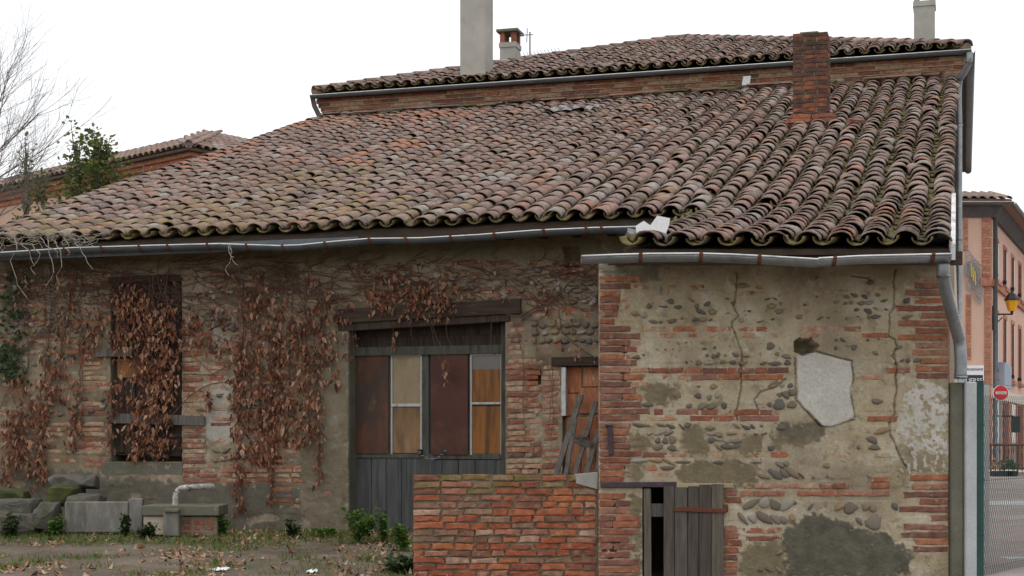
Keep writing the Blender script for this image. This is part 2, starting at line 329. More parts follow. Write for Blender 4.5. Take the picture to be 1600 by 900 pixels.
for k in range(14):
    bm = bmesh.new(); bmesh.ops.create_icosphere(bm, subdivisions=2, radius=.5); r = random.Random(k + 50)
    ph = [r.uniform(0, 6) for _ in range(6)]
    for v in bm.verts:
        p = v.co; v.co = p * (1 + .17 * math.sin(5 * p.x + ph[0]) + .17 * math.sin(6 * p.z + ph[1]) + .07 * math.sin(9 * p.x + 7 * p.z + ph[2]) + r.uniform(-.03, .03))
    me = bpy.data.meshes.new('stone'); bm.to_mesh(me); bm.free(); me.materials.append(MC['cobble'])
    me.polygons.foreach_set('use_smooth', [True] * len(me.polygons)); SM.append(me)
def stone(parent, M, w, h, d, ang, m='cobble'):
    o = bpy.data.objects.new('stone', rng.choice(SM)); COL.objects.link(o)
    place(o, M @ Matrix.Rotation(ang, 4, 'Y') @ Matrix.Diagonal((w, d, h, 1)), parent)
    o.material_slots[0].link = 'OBJECT'; o.material_slots[0].material = MC[m]; return o

def wall_grid(name, XP, YP, P3, h, keep, masks, m, parent):
    """XP, YP photo-pixel grids; P3(h) -> world xyz arrays; keep: bool per vertex"""
    ny, nx = XP.shape; X, Y, Z = P3(h)
    V = np.stack([X.ravel(), Y.ravel(), Z.ravel()], 1)
    I = np.array(wmat(parent).inverted()); V = V @ I[:3, :3].T + I[:3, 3]
    idx = np.arange(nx * ny).reshape(ny, nx)
    q = np.stack([idx[:-1, :-1], idx[:-1, 1:], idx[1:, 1:], idx[1:, :-1]], -1)
    kq = keep[:-1, :-1] & keep[:-1, 1:] & keep[1:, 1:] & keep[1:, :-1]
    q = q[kq]
    me = bpy.data.meshes.new(name); me.vertices.add(len(V)); me.vertices.foreach_set('co', V.ravel().astype(np.float32))
    me.loops.add(q.size); me.loops.foreach_set('vertex_index', q.ravel().astype(np.int32)); me.polygons.add(len(q))
    me.polygons.foreach_set('loop_start', np.arange(0, q.size, 4, dtype=np.int32)); me.update(calc_edges=True)
    me.polygons.foreach_set('use_smooth', [True] * len(q))
    for k, a in masks.items():
        at = me.attributes.new(k, 'FLOAT', 'POINT'); at.data.foreach_set('value', a.ravel().astype(np.float32))
    me.materials.append(MC[m]); me.validate()
    o = bpy.data.objects.new(name, me); COL.objects.link(o); o.parent = parent; return o
def mortar(XP, YP, bricks, cracks, holes, seed, sc=1.):
    h = .0035 * fbm(XP / 9, YP / 9, seed) + .008 * fbm(XP / 55, YP / 45, seed + 9) + .003 * fbm(XP / 3, YP / 3, seed + 20, 2)
    n = .011 * fbm(XP / 7, YP / 4, seed + 31)
    for (x0, x1, yc, hh, cov) in bricks:
        xi = np.searchsorted(XP[0], [x0 - 5, x1 + 5]); yy = YP[:, 0]
        sel = np.where((yy > yc - hh - 3) & (yy < yc + hh + 3))[0]
        if len(sel) == 0 or xi[0] == xi[1]: continue
        s = np.s_[sel[0]:sel[-1] + 1, xi[0]:xi[1]]
        X, Y = XP[s], YP[s]
        ins = (X > x0) & (X < x1) & (abs(Y - yc) < hh / 2)
        h[s] = np.where(ins, n[s] + lerp(-.011, .007, cov), h[s] - (.005 if cov < .35 else 0))
    for P in cracks:
        d = dseg(XP + 2.2 * fbm(XP / 6, YP / 6, seed + 40), YP, P); h = h - .035 * np.clip(1.5 - d, 0, 1)
    for P in holes:
        h = h - .32 * inpoly(XP + 3 * fbm(XP / 7, YP / 7, seed + 50), YP + 3 * fbm(XP / 7, YP / 7, seed + 60), P)
    return h

# ------------------------------------------------------------------ ground and street
def gz(x, y):     # ground height
    a = np.clip((y - 13.) / 6., 0, 1); zb = .33 + .145 * a * a * (3 - 2 * a)
    far = np.clip((y - 22.) / 24., 0, 1); return zb + .12 * far
gx = np.unique(np.concatenate([np.linspace(-600, -30, 20), np.linspace(-30, -8.5, 20), np.arange(-8.5, 6.5, .09), np.linspace(6.5, 40, 30), np.linspace(40, 600, 16)]))
gy = np.unique(np.concatenate([np.linspace(-300, 6, 24), np.linspace(6, 12.5, 16), np.arange(12.5, 19.6, .09), np.linspace(19.6, 60, 40), np.linspace(60, 900, 20)]))
GX, GY = np.meshgrid(gx, gy); GZ = gz(GX, GY)
near = (GX > -8.5) & (GX < 4.3) & (GY > 12.5) & (GY < 19.6)
GZ = GZ + np.where(near, .03 * fbm(GX * 1.3, GY * 1.3, 3) + .012 * fbm(GX * 6, GY * 6, 5), 0)
ny_, nx_ = GX.shape; idx = np.arange(nx_ * ny_).reshape(ny_, nx_)
q = np.stack([idx[:-1, :-1], idx[:-1, 1:], idx[1:, 1:], idx[1:, :-1]], -1).reshape(-1, 4)
g = obj('ground', np.stack([GX.ravel(), GY.ravel(), GZ.ravel()], 1), q, 'soil', None, True, origin=(0, 0, 0)); g['kind'] = 'structure'
import bisect
gxl, gyl = gx.tolist(), gy.tolist(); GZl = GZ.tolist()
def gh(x, y):
    i = min(max(bisect.bisect_right(gxl, x) - 1, 0), len(gxl) - 2); j = min(max(bisect.bisect_right(gyl, y) - 1, 0), len(gyl) - 2)
    a = (x - gxl[i]) / (gxl[i + 1] - gxl[i]); b = (y - gyl[j]) / (gyl[j + 1] - gyl[j])
    return (GZl[j][i] * (1 - a) + GZl[j][i + 1] * a) * (1 - b) + (GZl[j + 1][i] * (1 - a) + GZl[j + 1][i + 1] * a) * b
V = []; Fc = []; ys = list(np.linspace(11, 140, 80))
for i, y in enumerate(ys):
    for x in (4.15 + (y - 14) * .29, 60): V.append((x, y, float(gz(np.array([x]), np.array([y]))[0]) + .025))
    if i: Fc.append((2 * i - 2, 2 * i - 1, 2 * i + 1, 2 * i))
st = obj('street', V, Fc, 'asphalt', None, origin=(8, 14, .3)); st['kind'] = 'structure'

# ------------------------------------------------------------------ roof tiles
PITCH = .2728; EXP = .325
def tile_shape(inv, seed, L=.52, w0=.118, w1=.092, h0=.092, h1=.074, th=.014):
    r = random.Random(seed); V = []; n = 8; Fc = []
    for (y, w, h) in ((0, w0, h0), (L * .5, (w0 + w1) / 2, (h0 + h1) / 2 + r.uniform(-.003, .003)), (L, w1, h1)):
        for t_ in (0, th):
            for k in range(n + 1):
                a = math.pi * k / n; j = r.uniform(-.0025, .0025)
                V.append((-(w - t_ + j) * math.cos(a), y + r.uniform(-.006, .006), (h - t_ + j) * math.sin(a)))
    m = n + 1
    for s_ in range(2):
        o = s_ * 2 * m; p = o + 2 * m
        for k in range(n): Fc += [(o + k, p + k, p + k + 1, o + k + 1), (o + m + k, o + m + k + 1, p + m + k + 1, p + m + k)]
        Fc += [(o, o + m, p + m, p), (o + n, p + n, p + m + n, o + m + n)]
    for o, fl in ((0, 0), (4 * m, 1)):
        for k in range(n):
            f = (o + k, o + k + 1, o + m + k + 1, o + m + k); Fc.append(f[::-1] if fl else f)
    V = np.array(V)
    if inv:                                     # channel: hollow up, wide end uphill
        V[:, 1] = L - V[:, 1]; V[:, 2] = -V[:, 2]; Fc = [f for f in Fc]
        V[:, 0] = -V[:, 0] ; Fc = [f[::-1] for f in Fc]
    return V, Fc
TS = {False: [tile_shape(False, i) for i in range(5)], True: [tile_shape(True, i + 9) for i in range(4)]}
TM = {}
for inv in TS:
    for i, (V, Fc) in enumerate(TS[inv]): TM[inv, i] = mesh('tile', V, Fc, 'tile', True)
def tile_frames(cols, zf, jit=1.):
    """cols: (u, v_start, v_end); zf(u, v) -> z. Yields (matrix, inv, row)"""
    res = []
    for (u, va, vb, inv) in cols:
        v = va + (rng.uniform(-.012, .012)); row = 0; drift = rng.uniform(-.01, .01)
        while v < vb:
            dz = (zf(u, v + .25) - zf(u, v)) / .25; al = math.atan(dz)
            sl = rng.random(); yaw = rng.gauss(0, .04 * jit); roll = rng.gauss(0, .05 * jit); sh = rng.gauss(0, .008 * jit)
            if sl > .94: yaw += rng.uniform(-.2, .2); sh += rng.uniform(-.025, .025)
            lift = (.052 if not inv else .085) + rng.gauss(0, .004)
            M = Matrix.Translation(bw(u + sh + drift, v, zf(u, v) + lift)) @ RZ @ Matrix.Rotation(al - (.05 if not inv else .03), 4, 'X') @ Matrix.Rotation(yaw, 4, 'Z') @ Matrix.Rotation(roll, 4, 'Y')
            res.append((M, inv, row, rng.random(), u, v))
            v += EXP * math.cos(al) * rng.uniform(.72, 1.22) if sl < .96 else EXP * .6; row += 1
    return res
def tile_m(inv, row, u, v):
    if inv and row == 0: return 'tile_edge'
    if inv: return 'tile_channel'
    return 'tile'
def lay_tiles(fr, nobj, parent, special=None):
    cp = Vector((0, 0, EYE))
    fr.sort(key=lambda f: (f[0].translation - cp).length + (0 if not f[1] else (.5 if f[2] == 0 else 1.6)))
    rest = {}
    for i, f in enumerate(fr):
        M, inv, row, rd, u, v = f; k = int(rd * 997) % len(TS[inv]); m = tile_m(inv, row, u, v)
        if special and not inv: m = special(u, v, rd) or m
        if i < nobj:
            o = bpy.data.objects.new('tile', TM[inv, k]); COL.objects.link(o); place(o, M, parent)
            o.material_slots[0].link = 'OBJECT'; o.material_slots[0].material = MC[m]
        else: rest.setdefault(m, []).append((M, inv, k, rd))
    I = np.array(wmat(parent).inverted())
    for m, L in rest.items():
        Vs = []; Fs = []; A = []; n = 0
        for (M, inv, k, rd) in L:
            V, Fc = TS[inv][k]; Mn = I @ np.array(M); Vs.append(V @ Mn[:3, :3].T + Mn[:3, 3])
            Fs += [tuple(i + n for i in f) for f in Fc]; n += len(V); A += [rd] * len(V)
        me = mesh('tile_field', np.concatenate(Vs), Fs, m, True, {'rnd': A})
        o = bpy.data.objects.new('tile_field', me); COL.objects.link(o); o.parent = parent; o['kind'] = 'stuff'

UL, UR, UA = -7.4, 5.15, 2.29           # barn left verge, right verge, annex left edge
VT = (30.12 - Y0) * CT                  # tall house front wall
ZE = 4.16; SL = (8.15 - ZE) / (VT + .5)
AE = 13.43                              # annex eave depth
def v_e(u): return (AE - Y0 + u * ST) / CT
def zsag(u, v): return .05 * math.sin(u * .9 + 1) * math.sin((v + .5) / (VT + .5) * math.pi) + .018 * math.sin(u * 2.7 + v * .8)
def zroof(u, v):
    if v >= -.5: return ZE + SL * (v + .5) + zsag(u, v)
    a = (-.5 - v) / (-.5 - v_e(u)); return ZE - .85 * a - .03 * math.sin(a * math.pi)
barn = thing('old_barn', 'long low brick and cobble barn with sagging tiled roof and boarded double door', 'barn', bw(-1, 0, 0), -TH)
annex = thing('annex', 'patched brick and cobble lean-to with zinc gutter and small plank door', 'outbuilding', (2.4, AY, 0), 0)
tall = thing('tall_house', 'taller tile-roofed house with brick cornice standing behind the barn roof', 'house', bw(-1.1, VT, 0), -TH)

# roof decks
def deck(parent, us, vf, n, zf, drop=.03, th=.05, name='roof'):
    m_ = MB(); 
    for a, b in zip(us[:-1], us[1:]):
        for i in range(n):
            P = []
            for z_ in (-drop - th, -drop):
                for (u, t_) in ((a, i / n), (b, i / n), (b, (i + 1) / n), (a, (i + 1) / n)):
                    v0, v1 = vf(u); v = lerp(v0, v1, t_); P.append(bw(u, v, zf(u, v) + z_))
            m_.hexa(P)
    return m_.build(name, 'roof_deck', parent)
bdeck = deck(barn, list(np.linspace(UL + .03, UR - .03, 14)), lambda u: (-.42, VT), 12, zroof)
adeck = deck(annex, list(np.linspace(UA + .05, UR - .05, 6)), lambda u: (v_e(u) + .1, -.44), 5, zroof)
colsB, colsA = [], []
for j in range(46):
    u = UL + PITCH * (j + .5)
    for inv, uu in ((False, u), (True, u + PITCH / 2)):
        if inv and j == 45: continue
        if uu > UA: colsA.append((uu, v_e(uu), -.55, inv)); colsB.append((uu, -.40, VT - .1, inv))
        else: colsB.append((uu, -.52, VT - .1, inv))
def spB(u, v, r):
    q = float(fbm(np.array([u * .5]), np.array([v * .5]), 77)[0]); w = (r * 7.31) % 1
    if u < -3.4 and v > 4.5 and w < .32 + q: return 'tile_orange'
    if u < 0 and v < 8 and w < .12 + q * 1.5 - .09 * (u + 4): return 'tile_lichen'
    if .3 < r < .325: return 'tile_orange'
lay_tiles(tile_frames(colsB, zroof, 1.15), 300, bdeck, spB)
lay_tiles(tile_frames(colsA, zroof), 300, adeck, lambda u, v, r: 'tile_orange' if .3 < r < .33 else None)

# the junction with the tall house: tiles laid slanting against the wall
for i in range(40):
    u = UL + .5 + i * .3 + rng.uniform(-.1, .1)
    if 3.0 < u < 3.9: continue
    z = zroof(u, VT - .2) + .13
    o = bpy.data.objects.new('tile', TM[False, i % 5]); COL.objects.link(o)
    place(o, Matrix.Translation(bw(u, VT - .2, z + .02)) @ RZ @ Matrix.Rotation(rng.uniform(.1, .3), 4, 'X') @ Matrix.Rotation(math.pi / 2 + rng.uniform(-.45, .3), 4, 'Z') @ Matrix.Diagonal((.8, .9, .45, 1)), bdeck)
    o.material_slots[0].link = 'OBJECT'; o.material_slots[0].material = MC[rng.choice(['tile', 'tile', 'tile_lichen', 'tile_orange', 'tile_channel'])]

# ------------------------------------------------------------------ barn front wall
def uz_px(u, z, v=0.):
    x = u * CT + v * ST; y = Y0 - u * ST + v * CT; return 800 + F * x / y, HZ - F * (z - EYE) / y
DOOR = (546, 503, 789, 838); WIN = (174, 434, 284, 721)
bb = []          # bricks: px x0, x1, yc, height, cover
def rows(x0, x1, y0, y1, sp, lens, cov, prob=1., jit=4, hh=.72):
    y = y0; k = 0
    while y <= y1:
        x = x0 + rng.uniform(-jit, jit) * .5
        while x < x1 - 5:
            L = rng.choice(lens) * rng.uniform(.85, 1.1); e = min(x + L, x1 + rng.uniform(-jit, jit))
            if rng.random() < prob and e - x > 7: bb.append((x, e - 1.3, y + rng.uniform(-.4, .4), sp * hh, min(1, max(0, cov + rng.uniform(-.2, .25)))))
            x = e + 1.
        y += sp; k += 1
rows(792, 826, 508, 556, 8.6, [26, 34], .55)
rows(792, 846, 565, 738, 8.6, [28, 44, 50], .38)
rows(848, 877, 574, 738, 8.6, [30], .45)
rows(830, 930, 484, 500, 8.5, [30, 46], .65, .8)
rows(866, 932, 415, 440, 8.8, [34, 44], .5, .9)
rows(840, 932, 540, 556, 8.4, [20, 34], .6, .6)
rows(286, 322, 522, 738, 7.95, [20, 30, 36], .35)
rows(326, 362, 545, 620, 8, [30], .7, .5)
rows(286, 470, 735, 752, 7.8, [22, 34], .3, .9)
rows(128, 170, 560, 728, 7.9, [24, 36], .45, .8)
rows(30, 120, 575, 590, 8, [30, 40], .6, .6)
rows(60, 125, 470, 476, 8, [30, 40], .6, .6)
rows(10, 120, 535, 542, 8, [30, 40], .55, .7)
rows(400, 470, 690, 732, 7.9, [28, 40], .4, .8)
rows(330, 500, 470, 478, 8, [30, 44], .65, .6)
rows(350, 500, 560, 566, 8, [30, 44], .6, .6)
rows(400, 470, 620, 640, 8, [30, 44], .6, .5)
rows(700, 820, 452, 460, 8.2, [36, 50], .6, .75)
rows(425, 468, 764, 800, 9, [20, 36], .55, .7)
rows(480, 532, 740, 812, 10, [18, 26], .65, .5)
rows(170, 300, 748, 756, 8, [30, 40], .55, .6)
rows(210, 300, 782, 786, 8, [40], .5, .7)
for (xa, xb, ya, yb) in ((0, 168, 600, 612), (0, 125, 655, 672), (30, 168, 690, 712), (322, 470, 598, 606), (330, 470, 655, 670), (330, 400, 682, 690), (560, 700, 462, 470), (0, 160, 500, 506), (300, 420, 520, 526)):
    rows(xa, xb, ya, yb, 8, [26, 36, 44], .58, .6)
for y in np.arange(430, 735, 8.05):
    for (xa, xb) in ((-10, 170), (320, 500)):
        if (y - 430) % 48 < 26: rows(xa, xb, y, y + 1, 8, [24, 34, 44, 50], .62, .5)
for y in np.arange(412, 500, 8.4):
    if (y - 412) % 42 < 20: rows(560 if y < 470 else 830, 930, y, y + 1, 8, [28, 38, 48], .66, .5)
bst = []
def cob(x0, x1, y0, y1, n, w=(9, 15), asp=(.5, .9), ang=.5):
    for _ in range(n):
        ww = rng.uniform(*w); bst.append((rng.uniform(x0, x1), rng.uniform(y0, y1), ww, ww * rng.uniform(*asp), rng.uniform(-ang, ang)))
for y in (508, 519, 532):
    x = 830
    while x < 930:
        w = rng.uniform(9, 15); bst.append((x + w / 2, y + rng.uniform(-1.5, 1.5), w * 1.0, rng.uniform(7, 10.5), rng.uniform(-.4, .4))); x += w * 1.1
for (x0, x1, y0, y1, st_) in ((330, 400, 704, 727, 14), (18, 105, 440, 452, 13), (18, 118, 487, 525, 12), (292, 350, 496, 512, 13)):
    y = y0
    while y <= y1:
        x = x0
        while x < x1:
            w = rng.uniform(10, 17); bst.append((x + w / 2, y + rng.uniform(-2, 2), w, rng.uniform(7, 10), rng.choice((-.5, .5)) * rng.uniform(.2, 1.2))); x += w * 1.05
        y += st_ * .85
cob(20, 165, 615, 650, 16); cob(30, 120, 545, 570, 10); cob(320, 470, 610, 650, 14); cob(290, 470, 480, 515, 14); cob(0, 160, 450, 500, 16); cob(700, 930, 420, 475, 34); cob(560, 700, 415, 445, 18); cob(300, 500, 430, 465, 16); cob(350, 500, 580, 680, 14); cob(30, 120, 600, 690, 10); cob(890, 932, 440, 480, 10, (12, 18))
us = np.arange(-8.2, 3.4, .0165); zs = np.arange(.25, 4.12, .0165)
U, Z = np.meshgrid(us, zs[::-1]); WX = U * CT; WY = Y0 - U * ST
XP = 800 + F * WX / WY; YP = HZ - F * (Z - EYE) / WY
# in px space rows are slightly tilted; bricks follow the level of the real courses
h = .0045 * fbm(XP / 9, YP / 9, 5) + .012 * fbm(XP / 60, YP / 45, 15) + .003 * fbm(XP / 3, YP / 3, 25, 2)
nz = .012 * fbm(XP / 7, YP / 4, 36)
for (x0, x1, yc, hh, cov) in bb:
    (u0, zc), (u1, _) = hit(x0, yc, 0), hit(x1, yc, 0); zh = hh / 2 * (WYc := Y0 - u0 * ST) / F
    i0, i1 = np.searchsorted(us, [u0 - .04, u1 + .04]); r0 = np.searchsorted(-zs[::-1], [-(zc + zh + .03), -(zc - zh - .03)])
    s = np.s_[r0[0]:r0[1], i0:i1]; ins = (U[s] > u0) & (U[s] < u1) & (abs(Z[s] - zc) < zh)
    h[s] = np.where(ins, nz[s] + lerp(-.016, .007, cov), h[s] - (.005 if cov < .35 else 0))
for P in ([(826, 580), (844, 580), (844, 600), (826, 600)], [(827, 727), (843, 727), (843, 741), (827, 741)], [(880, 384), (905, 384), (905, 430), (884, 430)], [(430, 716), (440, 716), (440, 726), (430, 726)]):
    h = h - .15 * inpoly(XP, YP, P)
e1 = 5 * fbm(XP / 20, YP / 14, 61); e2 = 5 * fbm(XP / 16, YP / 16, 71)
nf = .55 * fbm(XP / 7, YP / 7, 81, 5)
def pm(P): return feather(inpoly(XP + e1 * 1.6, YP + e2 * 1.6, P), 4, nf)
jamb = pm([(472, 500), (546, 495), (546, 720), (535, 840), (476, 840)])
sk = pm([(-200, 735), (130, 735), (170, 745), (290, 752), (470, 760), (470, 860), (-200, 860)]) * (vn(XP / 30, YP / 18, 8) > .22)
mud = np.clip(pm([(-200, 385), (400, 380), (940, 365), (940, 410), (300, 420), (-200, 430)]) * .8 + pm([(20, 640), (120, 650), (125, 740), (20, 740)]) * .8, 0, 1)  # top strip is eave shade put into this mask, lower patch is mud
h = h + jamb * .012 + sk * .006
wht = np.clip(pm([(322, 590), (362, 588), (364, 690), (316, 690)]) * .6 + pm([(876, 574), (884, 574), (884, 650), (877, 650)]) + pm([(330, 480), (362, 478), (362, 545), (320, 545)]) * .4, 0, 1)
keep = ~(((XP > DOOR[0]) & (XP < DOOR[2]) & (YP > DOOR[1]) & (YP < DOOR[3])) | ((XP > WIN[0]) & (XP < WIN[2]) & (YP > WIN[1]) & (YP < WIN[3])) | ((XP > 879) & (XP < 960) & (YP > 572) & (YP < 745)))
bwall = wall_grid('wall', XP, YP, lambda h: (WX - h * ST, WY - h * CT, Z), h, keep, {'mud': np.clip(mud + jamb * .35, 0, 1), 'cement': np.clip(sk * .9 + jamb * .35, 0, 1), 'white': wht}, 'mortar_main', barn)
bb.sort(key=lambda b: b[4] - (b[1] - b[0]) * .012); bf = {}
for n_, (x0, x1, yc, hh, cov) in enumerate(bb):
    (u0, zc), (u1, _) = hit(x0, yc, 0), hit(x1, yc, 0); uc = (u0 + u1) / 2; pr = .005 if cov < .5 else .003
    M = Matrix.Translation(bw(uc, -pr, zc)) @ RZ @ Matrix.Rotation(rng.gauss(0, .008), 4, 'Y'); m = 'brick_limed' if rng.random() < .6 else 'brick_red'; L = max(.05, u1 - u0); H = round(hh / 124., 3)
    if n_ < 300: brick(bwall, M, L, H, m)
    else:
        me, l = brick_mesh(L, H); b_ = bf.setdefault(m, MB()); b_.add([M @ Vector((v.co.x * L / l, v.co.y, v.co.z)) for v in me.vertices], [tuple(p.vertices) for p in me.polygons])
for m, b_ in bf.items(): b_.build('brick_field', m, bwall, kind='stuff')
for (x, y, w, hh, a) in bst:
    u, z = hit(x, y, 0); s_ = 1 / 124.
    stone(bwall, Matrix.Translation(bw(u, -.004, z)) @ RZ, w * s_, hh * s_, .06, a)
# solid sides, so that the barn is closed
MB().ubox(UL, UL + .3, .12, VT - .05, .2, 4.0).build('side_wall', 'render_cream', barn); MB().ubox(UR - .32, UR - .02, .3, VT - .05, .2, 4.0).build('side_wall', 'render_cream', barn)
for r0_ in (DOOR, WIN):      # reveals
    m_ = MB()
    (u0, z1), (u1, z0) = hit(r0_[0], r0_[1], 0), hit(r0_[2], r0_[3], 0)
    m_.ubox(u0 - .16, u0 - .004, .006, .45, z0, z1 + .1); m_.ubox(u1 + .004, u1 + .16, .006, .45, z0, z1 + .1); m_.ubox(u0 - .16, u1 + .16, .02, .45, z1 + .104, z1 + .3); m_.ubox(u0, u1, .012, .45, z0 - .2, z0 - .004)
    m_.ubox(u0 - .16, u1 + .16, .455, .50, z0 - .2, z1 + .3)
    m_.build('reveal', 'concrete_mossy', bwall)

def R4(x0, y0, x1, y1, v):
    (u0, z1), (u1, z0) = hit(x0, y0, v), hit(x1, y1, v); return u0, u1, z0, z1
def panel(name, px, v, th, m, parent, tilt=0., lab=None):
    u0, u1, z0, z1 = R4(*px, v); o = MB().ubox(u0, u1, v, v + th, z0, z1, tilt).build(name, m, parent)
    bv = o.modifiers.new('bevel', 'BEVEL'); bv.width = min(.006, th * .3); bv.segments = 1
    if lab: o['label'] = lab
    return o
# double door
D0 = .22
m_ = MB()
for px in ((540, 500, 553, 836), (783, 500, 794, 836), (553, 543, 783, 552)):
    u0, u1, z0, z1 = R4(*px, D0 - .04); m_.ubox(u0, u1, D0 - .04, D0 + .1, z0, z1)
door = m_.build('door', 'wood_frame', barn); door['label'] = 'weathered double door patched with rusty sheets and glazed panes'
panel('transom_board', (545, 498, 792, 522, ), D0 + .02, .03, 'wood_dark', door); panel('transom_board', (545, 523, 792, 543), D0 + .03, .03, 'wood_dark', door)
for px in ((553, 552, 662, 836), (668, 552, 783, 836)): panel('door_leaf', px, D0 + .03, .03, 'wood_door', door)
for px in ((553, 552, 610, 556), (659, 552, 670, 830), (732, 552, 736, 716), (553, 709, 662, 716), (670, 709, 783, 718), (608, 552, 612, 712)): panel('rail', px, D0, .028, 'wood_frame', door)
panel('rust_panel', (555, 552, 607, 709), D0 - .012, .01, 'rust_sheet', door, 0, 'rusty brown metal sheet')
panel('oxide_panel', (673, 549, 731, 711), D0 - .014, .01, 'oxide_sheet', door, .004, 'dark red metal sheet')
for px, m in (((613, 556, 657, 631), 'board_beige'), ((613, 636, 657, 708), 'board_brown'), ((737, 577, 783, 628), 'board_orange'), ((737, 635, 783, 709), 'board_orange'), ((737, 555, 783, 577), 'pane_grey')):
    panel('pane', px, D0 + .012, .008, m, door)
for px in ((610.5, 553, 613, 710), (656.5, 553, 659, 710), (610, 553, 659, 556), (611, 631, 658, 635.5), (734.5, 553, 737.2, 711), (782, 553, 784, 711), (735, 553, 784, 555), (736, 628.5, 783, 632)): panel('glazing_bar', px, D0 - .006, .02, 'putty_white', door)
for x0, x1, m in ((553, 580, 0), (580.7, 603, 0), (603.7, 627, 0), (627.7, 661, 0), (669, 690, 1), (690.7, 716, 1), (716.7, 742, 1), (742.7, 783, 1)): panel('plank', (x0, 716 + 3 * m, x1, 834), D0 + .004 + rng.uniform(0, .008), .022, 'wood_door', door, rng.gauss(0, .002))
for i in range(9):
    t_ = i / 8; u, z = hit(655 + 40 * t_, 707 + 26 * t_ * (1 - t_) * 1.8 - 2 * t_, D0 - .04)
    a = MB(); a.tube([bw(u + .022 * math.cos(k * math.pi / 4), D0 - .04 + (.006 * math.sin(k * math.pi / 4) if i % 2 else 0), z + (.0 if i % 2 else .012) * math.sin(k * math.pi / 4)) for k in range(9)], .004, n=4, cap=False)
    a.build('chain_link', 'grey_steel', door, True)
for x in (656, 694): panel('hole_shade_plate', (x - 4, 702, x + 4, 710), D0 - .016, .012, 'black_iron', door)  # flat black plates standing in for the dark of the chain holes
# lintel beams
panel('lintel', (524, 479, 813, 494), -.05, .3, 'wood_beam', barn, .03); panel('lintel', (527, 495.5, 797, 507), -.02, .3, 'wood_dark', barn, .035)
panel('lintel', (862, 558, 940, 571), -.03, .2, 'wood_beam', barn, .0); panel('lintel', (168, 432, 318, 438), -.004, .2, 'wood_dark', barn, .01)
# window with boards
win = panel('window_shutter', (176, 436, 283, 712), .10, .03, 'wood_dark', barn)
for i in range(6): panel('plank', (177 + i * 17.8, 440 + rng.uniform(0, 3), 194 + i * 17.8, 712 + rng.uniform(-5, 4)), .075 - .004 * (i % 2), .024, 'wood_dark', win)
panel('orange_panel', (183, 560, 226, 590), .05, .02, 'board_orange', win)
panel('brace_board', (164, 648, 319, 663), -.05, .03, 'wood_grey', win, -.03); panel('brace_board', (148, 545, 206, 557), -.05, .03, 'wood_grey', win, .0); panel('iron_strap', (250, 678, 284, 683), .055, .012, 'iron_bar', win)
panel('sill', (158, 722, 285, 742), -.004, .35, 'concrete_mossy', barn)
# blocked doorway of hollow blocks
inf = panel('infill', (880, 571, 975, 748), .10, .05, 'mortar_low', barn)
for i, (x0, x1, y0, y1) in enumerate(((885, 909, 573, 614), (911, 950, 573, 604), (884, 902, 616, 650), (904, 950, 606, 646), (884, 920, 652, 690), (922, 960, 650, 690), (883, 907, 694, 740), (909, 930, 694, 740), (932, 960, 694, 740))): panel('block', (x0, y0, x1, y1), .085 - rng.uniform(0, .006), .05, 'block_orange', inf, rng.gauss(0, .004))
panel('plaster_strip', (877, 574, 884, 650), -.012, .12, 'white_paint', barn); 

# gutters
def gutter(name, pts, r, m, parent, th=.004, n=8):
    """half-round channel along world points"""
    V = []; Fc = []; k = n + 1
    for i, p in enumerate(pts):
        d = (pts[min(i + 1, len(pts) - 1)] - pts[max(i - 1, 0)]); d.z = 0; d.normalize(); s_ = d.cross(Vector((0, 0, 1)))
        for rr in (r, r - th):
            for j in range(k):
                a = math.pi * j / n; V.append(p + s_ * rr * math.cos(a) - Vector((0, 0, rr * math.sin(a))))
        c = p + s_ * (r + .002)
    w = 2 * k
    for i in range(len(pts) - 1):
        o, q_ = i * w, (i + 1) * w
        for j in range(n): Fc += [(o + j, o + j + 1, q_ + j + 1, q_ + j), (o + k + j, q_ + k + j, q_ + k + j + 1, o + k + j + 1)]
        Fc += [(o, q_, q_ + k, o + k), (o + n, o + k + n, q_ + k + n, q_ + n)]
    for o in (0, (len(pts) - 1) * w):
        for j in range(n): Fc.append((o + j, o + j + 1, o + k + j + 1, o + k + j))
    g_ = obj(name, V, Fc, m, parent, True)
    a = MB()                                   # rolled front rim, its highlight put into the colour
    f = [p + (lambda d: d.normalized().cross(Vector((0, 0, 1))))(Vector((pts[-1].x - pts[0].x, pts[-1].y - pts[0].y, 0))) * (r + .004) for p in pts]
    a.tube(f, .009, n=6); a.build('rim', 'zinc_highlight', g_, True)
    return g_
def strap(p, r, d, parent, m='rust'):
    d = Vector((d.x, d.y, 0)).normalized(); s_ = d.cross(Vector((0, 0, 1))); a = MB()
    for e in range(10):
        P = []
        for t_ in (e, e + 1):
            an = math.pi * t_ / 10
            for (rr, o) in ((r + .002, -.016), (r + .007, -.016), (r + .007, .016), (r + .002, .016)): P.append(p + s_ * rr * math.cos(an) - Vector((0, 0, rr * math.sin(an))) + d * o)
        a.hexa(P)
    c = p + s_ * (r + .006); q_ = [c + d * -.016 + Vector((0, 0, -.01)), c + d * .016 + Vector((0, 0, -.01))]
    a.hexa([q_[0] + s_ * .008, q_[1] + s_ * .008, q_[1] - s_ * .01, q_[0] - s_ * .01] + [v + Vector((0, 0, .024)) for v in (q_[0] + s_ * .008, q_[1] + s_ * .008, q_[1] - s_ * .01, q_[0] - s_ * .01)])
    a.build('bracket', m, parent)
GB = [(-60, 400), (0, 396), (120, 388), (260, 384), (345, 382), (440, 385), (470, 384), (530, 378), (580, 374), (660, 373), (750, 368), (840, 361), (930, 357), (1005, 355)]
pts = [bw(hit(x, y, -.66)[0], -.66, hit(x, y, -.66)[1]) for x, y in GB]
bg = gutter('gutter', pts, .066, 'zinc_dark', barn)
